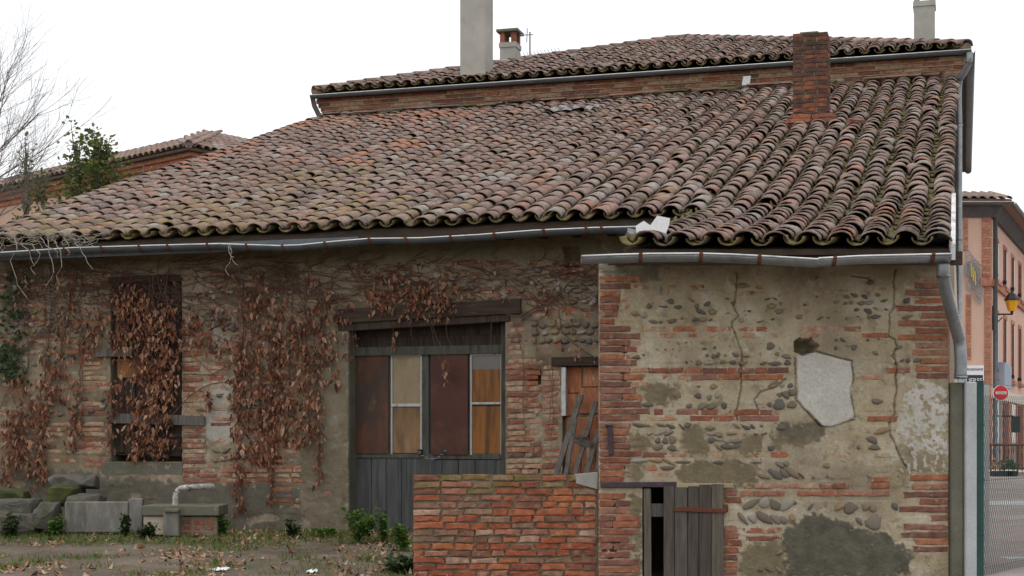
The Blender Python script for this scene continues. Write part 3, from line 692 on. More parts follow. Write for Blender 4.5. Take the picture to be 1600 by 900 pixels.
def on_pl(pts, x):
    for a, b in zip(pts[:-1], pts[1:]):
        xa, xb = 800 + F * a.x / a.y, 800 + F * b.x / b.y
        if xa <= x <= xb: t_ = (x - xa) / (xb - xa); return a.lerp(b, t_), b - a
    return pts[-1], pts[-1] - pts[-2]
for x in (52, 105, 163, 222, 266, 328, 389, 445, 511, 580, 637, 707, 775, 852, 918, 942):
    p, d = on_pl(pts, x); strap(p, .066, d, bg)
a = MB()
for x0, x1 in ((330, 560), (-60, 329)):
    u0, z = hit(x0, 372, -.55); u1, _ = hit(x1, 372, -.55); a.ubox(u0, u1, -.56, -.55, 3.95, 4.07)
a.build('flashing', 'zinc_dark', barn)
m_ = MB(); m_.ubox(UL, UA + .2, -.47, -.43, 4.0, 4.12); m_.build('eave_board', 'wood_beam', barn)
for i in range(24):
    u = UL + .2 + i * .42; 
    if u > UA + .3: break
    MB().ubox(u, u + .08, -.40, .4, 4.03, 4.10).build('rafter_end', 'wood_dark', barn)
m_ = MB(); m_.ubox(UL, 2.9, -.02, .3, 4.1, 4.2); m_.build('wall_plate', 'wood_dark', barn)

# ------------------------------------------------------------------ annex front wall
ab = []
QL = [(436, 1006), (447, 985), (458.5, 968), (468, 968), (480, 966), (490.5, 965), (502, 960), (513.6, 985), (525, 1000), (535.6, 985), (545.6, 995), (557, 975), (567, 995), (578, 984), (589, 1005), (600.5, 985), (611, 994), (621, 1004), (632, 1001), (643, 1016), (653, 1000), (664.6, 985), (676, 982), (687, 978), (697.5, 985), (709, 1003), (719.5, 985), (729.5, 977), (740, 976), (749, 976)]
for (y, x) in QL:
    dark = .1 if y > 445 else .3
    if x > 985 and rng.random() < .5: c = rng.uniform(955, 978); ab += [(937, c, y, 8.6, dark), (c + 1.2, x, y, 8.6, dark + rng.uniform(0, .25))]
    else: ab.append((937, x, y, 8.6, dark))
    if x < 990 and rng.random() < .55: ab.append((x + 2, x + rng.uniform(14, 34), y, 8.2, rng.uniform(.5, .8)))
for y, x in ((775, 977), (786.6, 985), (798, 984), (809.5, 1000), (820, 1001), (831, 998), (843, 982), (854, 992), (867, 984), (879, 999), (890.5, 1000), (902, 996)):
    c = rng.uniform(955, 972)
    if rng.random() < .5: ab += [(936, c, y, 9, .12), (c + 1.2, x, y, 9, .2)]
    else: ab.append((936, x, y, 9, .15))
def band(y, L, cov=.35, hh=8.4):
    for s_ in L: ab.append((s_[0], s_[1], y, hh, s_[2] if len(s_) > 2 else cov + rng.uniform(-.12, .15)))
band(449, [(990, 1017), (1040, 1065), (1078, 1101), (1180, 1196), (1223, 1247), (1370, 1390)], .62, 7.5)
band(458, [(1020, 1078), (1080, 1140), (1165, 1200), (1262, 1300), (1302, 1345), (1347, 1366)], .78, 7)
band(514, [(1004, 1050), (1052, 1088), (1090, 1143), (1145, 1180), (1181, 1200), (1247, 1292), (1293, 1312), (1318, 1345)], .5)
band(524, [(1024, 1070), (1074, 1096), (1107, 1122), (1155, 1190), (1202, 1216), (1250, 1281), (1345, 1388, .3)], .6, 7)
band(579, [(1012, 1045), (1046, 1068), (1069, 1081), (1082, 1097), (1098, 1115), (1117, 1135), (1137, 1151), (1153, 1179), (1180, 1198), (1199, 1232), (1385, 1400, .1), (1402, 1422, .1)], .3)
band(589.5, [(1035, 1078, .6), (1080, 1121), (1122, 1156), (1158, 1224), (1335, 1382, .55)], .35)
band(644, [(1022, 1036), (1056, 1092), (1095, 1122), (1126, 1144, .6), (1146, 1186), (1187, 1206), (1208, 1226, .5)], .3)
band(654, [(1010, 1060, .65), (1078, 1114), (1115, 1152), (1155, 1218), (1356, 1390, .2), (1391, 1402, .2)], .4)
band(711, [(1004, 1042), (1043, 1078), (1110, 1131, .5), (1172, 1195, .6), (1205, 1232), (1296, 1330, .72), (1366, 1394, .68)], .45)
band(722, [(985, 1000, .5)], .5); band(731, [(1008, 1032)], .5); band(742, [(1016, 1055, .6)], .5)
band(759, [(1163, 1220, .6), (1222, 1280, .45), (1281, 1300, .1), (1302, 1327, .3), (1362, 1390, .15)], .4)
band(771, [(1157, 1226), (1246, 1308), (1309, 1362), (1363, 1390)], .2); band(749, [(1362, 1390)], .2)
band(829, [(1160, 1222)], .5, 9); band(842, [(1166, 1222)], .35, 8)
for i in range(13):
    y = 770 + i * 11.2
    if 790 < y < 815: continue
    ab.append((1132, rng.choice((1152, 1154, 1159)), y, 9, .3))
for y, x in ((435, 1420), (446, 1430), (457.5, 1415), (469.5, 1430), (482, 1400), (492.5, 1440), (505, 1403), (517, 1430), (527.5, 1402), (540, 1430), (551, 1425), (564, 1438), (576, 1430), (587, 1432), (746, 1422), (760.6, 1425), (772.6, 1412), (784, 1437), (796, 1405), (809, 1455), (823.6, 1412), (835.6, 1405), (847, 1430), (858.5, 1427)):
    ab.append((x, 1482, y, 8.6, rng.uniform(.12, .4) if y > 440 else .5))
SG = [  # stones read off the photograph: origin x, y, zoom, list of (x, y, w, h, slope)
 (940, 420, 5, [(375, 290, 46, 38, 0), (480, 297, 62, 20, -.1), (592, 302, 52, 40, 0), (535, 252, 60, 36, -.3), (702, 246, 44, 22, -.6), (745, 293, 44, 28, .5), (823, 278, 48, 42, .4), (780, 338, 78, 38, -.4), (865, 338, 78, 36, -.2), (332, 360, 60, 44, -.2), (400, 412, 58, 36, -.2), (463, 418, 30, 22, 0), (555, 408, 74, 32, .2), (785, 398, 50, 44, 0), (728, 400, 36, 36, .4), (490, 355, 34, 32, 0), (628, 388, 24, 20, 0), (978, 235, 32, 18, -.2), (1028, 268, 34, 22, 0), (992, 346, 24, 12, 0), (850, 400, 36, 12, .5), (265, 350, 60, 44, -.2), (262, 692, 70, 22, -.1), (330, 674, 20, 16, 0), (598, 578, 34, 12, -.8), (790, 576, 26, 18, 0), (806, 624, 34, 22, 0), (886, 614, 20, 20, 0), (822, 677, 26, 16, -.5), (878, 686, 38, 34, -.4), (912, 672, 28, 36, -.3), (968, 676, 18, 24, 0), (1042, 672, 56, 36, -.4), (752, 735, 52, 36, .5), (842, 736, 66, 38, .15), (943, 725, 48, 22, .4), (1021, 733, 44, 40, 0), (663, 730, 24, 16, 0), (1090, 735, 30, 30, 0), (500, 628, 18, 14, .6), (435, 630, 14, 10, 0), (556, 626, 14, 10, 0), (660, 575, 14, 16, 0), (1090, 400, 30, 34, 0)]),
 (1150, 420, 5, [(283, 292, 66, 48, .2), (340, 334, 64, 38, .1), (242, 238, 40, 20, .3), (307, 236, 34, 14, -.5), (350, 272, 22, 24, .5), (100, 332, 26, 24, 0), (45, 402, 36, 32, 0), (192, 412, 54, 16, .3), (287, 395, 26, 20, .4), (490, 378, 62, 32, .1), (537, 283, 34, 18, 0), (633, 218, 22, 14, 0), (870, 220, 50, 26, -.2), (920, 208, 52, 34, -.4), (1002, 214, 56, 28, -.4), (1102, 205, 36, 28, -.3), (788, 260, 42, 26, .2), (850, 270, 36, 20, .4), (898, 264, 36, 24, .4), (972, 272, 56, 36, .1), (1050, 264, 66, 38, .3), (1160, 248, 56, 26, .3), (945, 318, 46, 22, .2), (1028, 327, 68, 38, -.5), (1088, 310, 40, 18, -.3), (1172, 318, 34, 14, -.3), (1095, 374, 74, 36, .1), (1038, 377, 28, 30, .6), (864, 384, 28, 18, .5), (954, 374, 16, 14, .5), (724, 383, 28, 10, .3), (660, 386, 50, 20, .5), (785, 332, 22, 16, -.3), (630, 74, 34, 18, .8), (780, 555, 24, 28, 0), (836, 558, 42, 26, -.6), (870, 600, 20, 22, 0), (924, 609, 52, 36, .7), (778, 620, 24, 24, 0), (1092, 660, 46, 30, -.5), (1030, 556, 26, 12, -.3), (1113, 548, 18, 14, 0), (320, 665, 30, 44, 0), (390, 682, 78, 30, -.2), (398, 732, 56, 38, .2), (298, 743, 90, 38, 0), (215, 736, 50, 24, .4), (62, 736, 60, 36, .3), (72, 684, 56, 20, 0), (268, 600, 70, 50, .4), (1052, 104, 66, 36, 0), (62, 130, 112, 40, 0)]),
 (940, 590, 5.16, [(778, 72, 30, 22, 0), (907, 70, 62, 40, .2), (780, 145, 64, 40, -.4), (866, 158, 40, 48, -.6), (940, 138, 56, 40, .5), (806, 228, 80, 46, .5), (882, 232, 82, 40, .3), (988, 228, 54, 42, .2), (1392, 64, 60, 36, .5), (1458, 60, 36, 28, .3), (1522, 62, 56, 30, .2), (1430, 136, 44, 28, -.4), (1488, 138, 84, 44, -.7), (1532, 120, 60, 60, -.4), (1434, 214, 104, 76, .1), (1526, 218, 76, 58, .2), (1354, 218, 40, 32, .4), (610, 135, 80, 54, -.5), (366, 218, 80, 50, 0), (702, 232, 60, 34, .3), (290, 384, 80, 40, -.2), (350, 384, 64, 32, -.2), (486, 386, 74, 30, -.2), (552, 394, 64, 40, -.4), (645, 398, 60, 22, -.8), (698, 382, 56, 50, .3), (472, 444, 92, 48, .4), (548, 450, 76, 28, .4), (392, 450, 40, 24, .3), (455, 505, 52, 40, -.3), (508, 508, 50, 46, 0), (570, 505, 86, 52, -.2), (452, 562, 102, 42, .1), (565, 566, 78, 44, -.2), (882, 406, 74, 42, 0), (876, 455, 58, 36, 0), (946, 460, 76, 36, -.1), (1052, 452, 76, 26, 0), (1094, 392, 60, 26, -.6), (1160, 402, 62, 38, -.4), (1218, 398, 50, 26, -.7), (880, 505, 64, 40, -.4), (936, 496, 76, 36, -.4), (1018, 505, 72, 48, .3), (1094, 512, 80, 38, .1), (1022, 560, 110, 44, -.1), (938, 560, 70, 30, -.7), (1095, 556, 60, 36, .1), (1248, 455, 34, 16, 0), (1306, 455, 46, 18, .3), (1368, 572, 56, 40, 0), (1452, 398, 90, 44, 0), (1288, 390, 26, 22, 0), (312, 668, 136, 40, .05), (432, 672, 90, 38, -.1), (548, 684, 110, 34, -.5), (650, 682, 110, 34, 0), (536, 730, 116, 34, 0), (934, 686, 80, 40, 0), (1392, 778, 110, 68, -.6), (1468, 768, 110, 44, -.8), (1538, 772, 120, 64, -.7), (1435, 696, 80, 36, -.5), (1490, 692, 60, 40, -.6), (1310, 800, 90, 44, -.3), (1130, 680, 60, 24, -.6), (1240, 684, 80, 20, 0)]),
 (1040, 730, 5.295, [(712, 302, 140, 64, .55), (815, 300, 110, 74, .7), (895, 310, 100, 84, -.8), (990, 305, 140, 84, .7), (640, 430, 110, 46, -.9), (722, 425, 90, 50, -.8), (822, 425, 150, 78, -.6), (905, 425, 110, 52, -.7), (975, 440, 90, 46, -.8), (1045, 420, 60, 60, .2), (1068, 298, 30, 36, .5), (940, 710, 60, 40, .5), (850, 850, 60, 30, -.6), (930, 850, 60, 36, -.8), (775, 850, 50, 24, -.5)]),
 (900, 590, 2.667, [(978, 538, 30, 14, .9), (1097, 538, 50, 22, .5), (1146, 540, 60, 44, .3), (1208, 536, 44, 26, .7), (1240, 548, 28, 26, .6), (1330, 536, 22, 40, .7), (1182, 598, 40, 18, -.9), (1243, 600, 72, 56, -.4), (1232, 256, 50, 24, -.4), (1240, 290, 50, 20, 0), (1176, 288, 14, 18, 0), (1040, 366, 28, 22, 0), (1270, 222, 70, 20, .3), (1222, 410, 16, 12, 0), (988, 415, 12, 12, 0), (1048, 410, 14, 12, 0), (940, 408, 36, 8, -.8), (1258, 100, 40, 28, 0), (820, 26, 40, 20, .5)]),
 (1200, 380, 4, [(865, 362, 50, 28, .3), (875, 735, 40, 20, .4), (930, 730, 50, 26, .2), (835, 735, 26, 18, .5), (872, 460, 60, 20, .3), (815, 652, 44, 18, .4)]),
]
xs = np.arange(935.5, 1483.6, 1.45); ys_ = np.arange(398, 913, 1.45)
XP, YP = np.meshgrid(xs, ys_)
CR = [[(1152, 425), (1151, 452), (1146, 478), (1150, 486), (1155, 494), (1144, 503), (1145, 512), (1150, 526), (1157, 545), (1160, 560), (1158, 578), (1159, 600), (1156, 620), (1150, 645), (1152, 656)],
      [(1400, 420), (1396, 440), (1398, 455), (1396, 482), (1390, 490), (1391, 510), (1388, 525), (1398, 530), (1402, 542), (1395, 556), (1402, 572), (1400, 590), (1402, 610), (1398, 625), (1398, 648), (1390, 660), (1391, 680), (1400, 695), (1406, 715), (1418, 732)],
      [(1270, 546), (1285, 552), (1305, 558), (1330, 564), (1334, 590), (1328, 612), (1334, 640), (1336, 652)], [(1243, 560), (1244, 625), (1268, 650), (1282, 666), (1300, 668), (1320, 660), (1336, 656)],
      [(1185, 640), (1178, 625), (1190, 612), (1215, 603), (1228, 592)], [(1330, 430), (1358, 434)]]
HL = [[(1240, 533), (1250, 529), (1268, 529), (1281, 541), (1272, 549), (1256, 555), (1241, 550)]]
h = mortar(XP, YP, ab, CR, HL, 101)
e1 = 5 * fbm(XP / 22, YP / 22, 161); e2 = 5 * fbm(XP / 18, YP / 18, 171); ef = 3 * fbm(XP / 5, YP / 5, 181)
nf = .6 * fbm(XP / 6, YP / 6, 281, 5)
def pm(P, a=1.): return feather(inpoly(XP + (e1 + ef) * a, YP + (e2 + ef) * a, P), 1 if a < .5 else 5, nf * (.3 if a < .5 else 1))
wh = pm([(1245, 556), (1268, 550), (1330, 565), (1332, 600), (1329, 622), (1336, 650), (1320, 660), (1300, 668), (1284, 664), (1268, 648), (1245, 626)], .35)
ww = pm([(1432, 596), (1478, 604), (1482, 660), (1478, 705), (1440, 708), (1420, 690), (1402, 670), (1408, 640), (1416, 612)], 1.3)
ce = pm([(1232, 822), (1262, 802), (1290, 805), (1330, 822), (1380, 832), (1412, 850), (1424, 870), (1420, 900), (1230, 905), (1222, 850)], 1.2)
cn = pm([(1402, 690), (1482, 680), (1482, 740), (1408, 742)], 1.3)
md = np.clip(sum(pm(P, 1.2) for P in ([(1005, 598), (1030, 592), (1066, 605), (1064, 620), (1030, 634), (1004, 622)], [(1062, 680), (1085, 662), (1100, 668), (1108, 690), (1110, 708), (1070, 712)], [(1155, 690), (1170, 676), (1195, 682), (1198, 706), (1158, 712)], [(1202, 680), (1218, 674), (1232, 700), (1212, 704)],
      [(982, 672), (1018, 680), (1020, 700), (985, 706)], [(1056, 722), (1150, 718), (1190, 735), (1185, 756), (1060, 756)], [(1160, 850), (1222, 845), (1232, 905), (1155, 905)], [(978, 770), (1004, 770), (1004, 905), (985, 905), (990, 830)], [(978, 726), (1005, 728), (1008, 752), (980, 750)], [(1200, 668), (1290, 660), (1282, 690), (1230, 700)])), 0, 1)
dk = pm([(1210, 664), (1280, 658), (1285, 680), (1225, 690)], 1.4) + pm([(940, 400), (1030, 400), (1030, 440), (1005, 442), (940, 430)], 1.)
patchy = (fbm(XP / 6, YP / 6, 190) > -.12); patch2 = fbm(XP / 5, YP / 7, 195) > .18
h = h + .012 * wh + .007 * ww * patchy + .014 * ce + .006 * md
keep = ~((XP > 1004) & (XP < 1130) & (YP > 760))
awall = wall_grid('wall', XP, YP, lambda h: (ax(XP), AY - h, az(YP)), h, keep, {'mud': np.clip(md + .6 * cn * (1 - ww), 0, 1), 'cement': np.clip(ce + .7 * dk, 0, 1), 'white': np.clip(wh + ww * patchy * .9 + cn * patch2 * .8, 0, 1)}, 'mortar_annex', annex)
for (x0, x1, yc, hh, cov) in ab:
    brick(awall, Matrix.Translation((ax((x0 + x1) / 2), AY - (.005 if cov < .5 else .003), az(yc))) @ Matrix.Rotation(rng.gauss(0, .006), 4, 'Y'), (x1 - x0) / 170, round(hh / 170, 3), 'brick_red' if cov < .45 else 'brick_limed')
for (ox, oy, zm, L) in SG:
    for (x, y, w, hh, a) in L:
        x, y = ox + x / zm, oy + y / zm
        if (x > 1003 and x < 1132 and y > 756) or x < 945: continue
        stone(awall, Matrix.Translation((ax(x), AY - rng.uniform(.0, .008), az(y))), w / zm / 170 * 1.05, hh / zm / 170 * 1.05, .036, -a)
# annex side walls (perpendicular to the barn) and a dark partition inside
for x, w in ((ax(936) + .006, .28), (ax(1483) - .286, .28)):
    P = [(x, AY + .014), (x + w, AY + .014), (x + w + 4.2 * .29, AY + 4.2), (x + 4.2 * .29, AY + 4.2)]
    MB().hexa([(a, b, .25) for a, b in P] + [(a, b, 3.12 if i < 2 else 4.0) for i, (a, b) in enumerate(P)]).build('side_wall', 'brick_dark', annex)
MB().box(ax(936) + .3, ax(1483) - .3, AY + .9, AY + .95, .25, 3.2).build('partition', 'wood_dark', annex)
# gutter, brackets, downpipe
pts = [Vector((ax(x) / AY * 13.36, 13.36, EYE + (HZ - y) / F * 13.36)) for x, y in ((908, 401.5), (960, 399.5), (1010, 398), (1090, 397.5), (1140, 399), (1200, 402), (1275, 406.5), (1277, 405), (1340, 401.5), (1420, 399.5), (1484, 398))]
ag = gutter('gutter', pts, .066, 'zinc', annex)
for x in (1000, 1094, 1185, 1302, 1455):
    p, d = on_pl(pts, x); strap(p, .066, d, ag)
for p_ in (pts[0], pts[-1]):
    a = MB(); a.add([p_ + Vector((0, -.064 * math.cos(math.pi * k / 8), -.064 * math.sin(math.pi * k / 8))) for k in range(9)], [tuple(range(9))]); a.build('gutter_end', 'zinc', ag)
def smooth_path(P, n=6):
    P = [Vector(p) for p in P]; o = []
    for i in range(len(P) - 1):
        p0, p1, p2, p3 = P[max(i - 1, 0)], P[i], P[i + 1], P[min(i + 2, len(P) - 1)]
        for k in range(n):
            t_ = k / n; o.append(.5 * ((2 * p1) + (p2 - p0) * t_ + (2 * p0 - 5 * p1 + 4 * p2 - p3) * t_ ** 2 + (3 * p1 - p0 - 3 * p2 + p3) * t_ ** 3))
    return o + [P[-1]]
dp = smooth_path([wp(1474, 412, 13.36), wp(1474, 432, 13.38), wp(1478, 455, 13.5), wp(1488, 492, 13.8), wp(1498, 528, 13.98), wp(1501, 555, 14.0), wp(1501, 592, 14.0)])
o = MB().tube(dp, .056, n=16).build('downpipe', 'zinc', annex, True)
for x, y, Y in ((1474, 430, 13.38), (1501, 588, 14.0), (1488, 492, 13.8)): MB().tube([wp(x, y - 2, Y), wp(x, y + 2, Y)], .061, n=16).build('pipe_collar', 'zinc', o, True)
m_ = MB(); m_.box(ax(945), ax(1480), 13.58, 13.63, 3.17, 3.29); m_.build('eave_board', 'wood_beam', annex)
for i in range(9): 
    x = ax(960) + i * .37; MB().box(x, x + .08, 13.64, 14.3, 3.22, 3.29).build('rafter_end', 'wood_dark', annex)
m_ = MB(); p0 = wp(1489, 392, 13.5); p1 = wp(1490, 306, 15.6)
for s_ in (0,):
    m_.hexa([p0 + Vector((-.02, 0, -.08)), p0 + Vector((.022, 0, -.08)), p1 + Vector((.022, 0, -.08)), p1 + Vector((-.02, 0, -.08)), p0 + Vector((-.02, 0, .06)), p0 + Vector((.022, 0, .06)), p1 + Vector((.022, 0, .03)), p1 + Vector((-.02, 0, .03))])
m_.build('verge_board', 'white_paint', annex)
# small plank door
def apanel(name, px, y0, th, m, parent, tilt=0.):
    x0, x1, z0, z1 = ax(px[0]), ax(px[2]), az(px[3]), az(px[1]); xc, zc = (x0 + x1) / 2, (z0 + z1) / 2
    M = Matrix.Translation((xc, 0, zc)) @ Matrix.Rotation(tilt, 4, 'Y') @ Matrix.Translation((-xc, 0, -zc)); a = MB().box(x0, x1, y0, y0 + th, z0, z1); a.V = [M @ v for v in a.V]
    o = a.build(name, m, parent); bv = o.modifiers.new('bevel', 'BEVEL'); bv.width = min(.006, th * .3); bv.segments = 1; return o
ad = apanel('door', (1040, 762, 1128, 903), AY - .01, .02, 'wood_shed', annex); ad['label'] = 'small grey plank door'
for x0, x1, yt in ((1036.5, 1053, 760), (1053.8, 1073, 761), (1073.8, 1091, 759.5), (1091.8, 1110, 757), (1110.8, 1130, 756)): apanel('plank', (x0, yt, x1, 903), AY - .037 - rng.uniform(0, .006), .024, 'wood_shed', ad, rng.gauss(0, .003))
apanel('hinge_strap', (1052, 793, 1134, 800), AY - .056, .012, 'rust', ad, .035); apanel('hinge_pin', (1130, 788, 1137, 800), AY - .05, .03, 'rust', ad)
apanel('door_post', (1006, 763, 1017.5, 903), AY - .012, .07, 'wood_shed', annex, -.006); apanel('cross_piece', (1017, 787, 1040, 808), AY + .02, .03, 'wood_grey', annex, .0)
apanel('lintel', (1055, 755, 1146, 762.5), AY - .03, .2, 'wood_pale', annex); apanel('iron_lintel', (938, 753, 1057, 761.5), AY - .034, .03, 'iron_bar', annex, -.004)
apanel('iron_tie', (950, 665, 957.5, 711), AY - .03, .02, 'iron_bar', annex, -.05); apanel('iron_tie', (945, 663, 957, 667), AY - .04, .04, 'iron_bar', annex)

# ------------------------------------------------------------------ low wall in front of the door
low = thing('low_brick_wall', 'chest-high weathered red brick wall with mossy top in front of the double door', 'wall', (ax(790), 14.15, .3))
LY = 14.11
def lx(px): return (px - 800) / F * LY
def lz(py): return EYE + (HZ - py) / F * LY
m_ = MB().box(lx(647.5), lx(933.5), LY + .014, LY + .27, .2, lz(742.5)); core = m_.build('mortar_core', 'mortar_low', low)
xs = np.arange(646, 934.1, 1.6); ys_ = np.arange(741.5, 912, 1.6); XP, YP = np.meshgrid(xs, ys_)
lb = []
y = 746.5; r_ = 0
while y < 910:
    x = 645.5 + rng.uniform(0, 1); first = True
    while x < 928:
        L = rng.choice([22, 28, 33, 36, 40, 45, 46]) * rng.uniform(.85, 1.12)
        if first and 2 <= r_ <= 6: L = 44
        if 934 - (x + L) < 16: L = 933.5 - x
        lb.append((x, x + L - rng.uniform(1.6, 3.4), y + rng.uniform(-1., 1.), 8.7 * rng.uniform(.80, 1.08), 0)); x += L; first = False
    y += 10.75; r_ += 1
h = mortar(XP, YP, lb, [], [], 301) - .004
wall_grid('mortar_face', XP, YP, lambda h: (lx(XP), LY - h, lz(YP)), h, np.ones(XP.shape, bool), {}, 'mortar_low', low)
for (x0, x1, yc, hh, c) in lb:
    m = 'brick_low'
    if yc < 770 and rng.random() < (.75 if yc < 760 else .3): m = 'brick_mossy'
    brick(low, Matrix.Translation((lx((x0 + x1) / 2), LY - .004 - rng.uniform(0, .012), lz(yc))) @ Matrix.Rotation(rng.gauss(0, .018), 4, 'Y') @ Matrix.Rotation(rng.gauss(0, .02), 4, 'Z'), (x1 - x0) / 169.5, round(hh / 169.5, 3), m)
m_ = MB().hexa([(lx(900), LY - .02, lz(755)), (lx(933), LY - .02, lz(764)), (lx(933), LY + .25, lz(760)), (lx(900), LY + .25, lz(752)), (lx(899), LY - .015, lz(741.5)), (lx(934), LY - .015, lz(738.5)), (lx(934), LY + .25, lz(738.5)), (lx(899), LY + .25, lz(741.5))])
m_.build('mortar_lump', 'concrete', low)

# ------------------------------------------------------------------ tall house
TU0, TU1 = UL + .16, UR - .02; EV = VT - .26; TZ = 8.66
UC = (TU0 + TU1) / 2; HW = (TU1 - TU0) / 2 + .17; VC = VT + (TU1 - TU0) / 2; TSL = 2.2 / HW
m_ = MB().ubox(TU0, TU1, VT, VT + TU1 - TU0, .2, 8.6); m_.build('wall', 'render_cream', tall)
m_ = MB()
for i, (z0, z1, o) in enumerate(((8.09, 8.16, .02), (8.17, 8.24, .04), (8.25, 8.32, .07), (8.33, 8.40, .10), (8.41, 8.48, .14), (8.49, 8.56, .17))): m_.ubox(TU0 - o + .01, TU1 + o - .01, VT - o + .012, VT + .3, z0 - .012, z1 + .002)
corn = m_.build('cornice', 'mortar_annex', tall)
for (z0, z1, o) in ((8.09, 8.16, .02), (8.17, 8.24, .04), (8.25, 8.32, .07), (8.33, 8.40, .10), (8.41, 8.48, .14), (8.49, 8.56, .17)):
    u = TU0 - o
    while u < TU1 + o - .1:
        L = min(rng.choice((.28, .36, .42, .42)), TU1 + o - u)
        brick(corn, Matrix.Translation(bw(u + L / 2, VT - o - rng.uniform(0, .008), (z0 + z1) / 2)) @ RZ @ Matrix.Rotation(rng.gauss(0, .006), 4, 'Y'), L - .012, .06, 'brick_red' if rng.random() < .5 else 'brick_limed'); u += L
def tz(u, v): return TZ + TSL * max(0, min(v - EV, HW - abs(u - UC), 2 * HW - (v - EV)))
V = []; 
for (u, v) in ((UC - HW, EV), (UC + HW, EV), (UC + HW, EV + 2 * HW), (UC - HW, EV + 2 * HW)): V += [bw(u, v, TZ - .02)]
V += [bw(UC, EV + HW, TZ - .02 + TSL * HW)] + [v - Vector((0, 0, .06)) for v in V[:4]]
tdeck = obj('roof', V, [(0, 1, 4), (1, 2, 4), (2, 3, 4), (3, 0, 4), (5, 6, 1, 0), (6, 7, 2, 1), (7, 8, 3, 2), (8, 5, 0, 3), (8, 7, 6, 5)], 'roof_deck', tall)
cols = []; n_ = int(2 * HW / PITCH)
for j in range(n_):
    u = UC - HW + PITCH * (j + .5); d = HW - abs(u - UC)
    if d > .06: cols += [(u, EV - .06, EV + max(d - .2, .02), False)]
    if HW - abs(u + PITCH / 2 - UC) > .06: cols += [(u + PITCH / 2, EV - .06, EV + max(.02, HW - abs(u + PITCH / 2 - UC) - .2), True)]
lay_tiles(tile_frames(cols, tz), 300, tdeck)
for sgn in (-1, 1):           # hip tiles bedded in mortar
    MB().tube([bw(UC + sgn * HW, EV, TZ - .01), bw(UC, EV + HW, TZ - .01 + TSL * HW)], .10, n=8).build('hip_mortar', 'mortar_low', tdeck)
    n_ = 24
    for i in range(n_):
        t_ = i / n_; u, v = UC + sgn * HW * (1 - t_), EV + HW * t_
        M = Matrix.Translation(bw(u, v, TZ + TSL * HW * t_ + .05)) @ RZ @ Matrix.Rotation(sgn * R(45), 4, 'Z') @ Matrix.Rotation(math.atan(TSL / 1.414) - .03, 4, 'X') @ Matrix.Diagonal((1.2, 1.05, 1.25, 1))
        o = bpy.data.objects.new('hip_tile', TM[False, i % 5]); COL.objects.link(o); place(o, M, tdeck)
pts = [bw(u, EV - .075, 8.60) for u in np.linspace(TU0 - .2, TU1 + .24, 8)]
tg = gutter('gutter', pts, .066, 'zinc_dark', tall)
pts = [bw(TU1 + .22, v, 8.60) for v in np.linspace(EV - .1, EV + 12.6, 8)]
gutter('gutter', pts[::-1], .085, 'zinc_dark', tall)
m_ = MB().tube(smooth_path([bw(TU1 + .2, EV - .08, 8.56), bw(TU1 + .2, EV - .07, 8.40), bw(TU1 + .12, EV + .05, 8.25), bw(TU1 + .02, EV + .16, 8.05), bw(TU1 + .02, EV + .2, 7.4)]) + [bw(TU1 + .02, EV + .2, 5), bw(TU1 + .02, EV + .2, .4)], .062, n=12); tdp = m_.build('downpipe', 'zinc', tall, True)
for z in (7.3, 5.2, 3.1): MB().tube([bw(TU1 + .02, EV + .2, z), bw(TU1 + .02, EV + .2, z + .05)], .07, n=12).build('pipe_collar', 'zinc', tdp, True)
m_ = MB().tube([bw(TU0 - .17, EV - .07, 8.58), bw(TU0 - .17, EV + .02, 8.42), bw(TU0 - .14, EV + .2, 8.25), bw(TU0 - .08, EV + .3, 8.05), bw(TU0 - .08, EV + .3, 7.4)], .05, n=10); m_.build('downpipe', 'zinc', tall, True)
m_ = MB()
u0, z = hit(1157, 150, VT - .22); u1, _ = hit(1169, 150, VT - .22); m_.hexa([bw(u0, VT - .23, 8.1), bw(u1, VT - .23, 8.1), bw(u1, VT - .22, 8.1), bw(u0, VT - .22, 8.1), bw(u0 + .06, VT - .28, 8.42), bw(u1 + .06, VT - .28, 8.42), bw(u1 + .06, VT - .27, 8.42), bw(u0 + .06, VT - .27, 8.42)]); m_.build('zinc_strip', 'white_sheet', tall)
# chimneys of the tall house
u0, _ = hit(719, 130, VT + .3); m_ = MB().ubox(u0, u0 + .52, VT + .3, VT + .85, 8.6, 11.4); c1 = m_.build('chimney', 'chimney_render', tall)
MB().ubox(u0 - .03, u0 + .55, VT + .27, VT + .88, 8.72, 8.80).build('chimney_flashing', 'zinc', c1)
MB().ubox(u0 - .06, u0 + .58, VT + .24, VT + .91, 11.4, 11.5).build('chimney_cap', 'concrete', c1)
def chim(px0, px1, ytop, Y, capped):
    x0, x1 = (px0 - 800) / F * Y, (px1 - 800) / F * Y; zt = EYE + (HZ - ytop) / F * Y; w = x1 - x0; d = w * .9
    P = lambda a, b, c: Vector((x0 + a * CT + b * ST, Y - a * ST + b * CT, c))
    def bx(a0, a1, b0, b1, z0, z1): return MB().hexa([P(a0, b0, z0), P(a1, b0, z0), P(a1, b1, z0), P(a0, b1, z0), P(a0, b0, z1), P(a1, b0, z1), P(a1, b1, z1), P(a0, b1, z1)])
    w *= .82; c = bx(0, w, 0, d, 8.7, zt - .34).build('chimney', 'chimney_render', tall)
    for a in (0, w - .11):
        for b in (0, d - .11): bx(a, a + .11, b, b + .11, zt - .34, zt - .1).build('chimney_pillar', 'brick_red' if not capped else 'chimney_render', c)
    bx(-.07, w + .07, -.07, d + .07, zt - .1, zt - .04).build('chimney_cap', 'concrete_mossy', c); bx(.08, w - .08, .08, d - .08, zt - .04, zt).build('chimney_cap', 'concrete', c)
    bx(-.02, w + .02, -.02, d + .02, zt - .46, zt - .35).build('chimney_band', 'chimney_render', c)
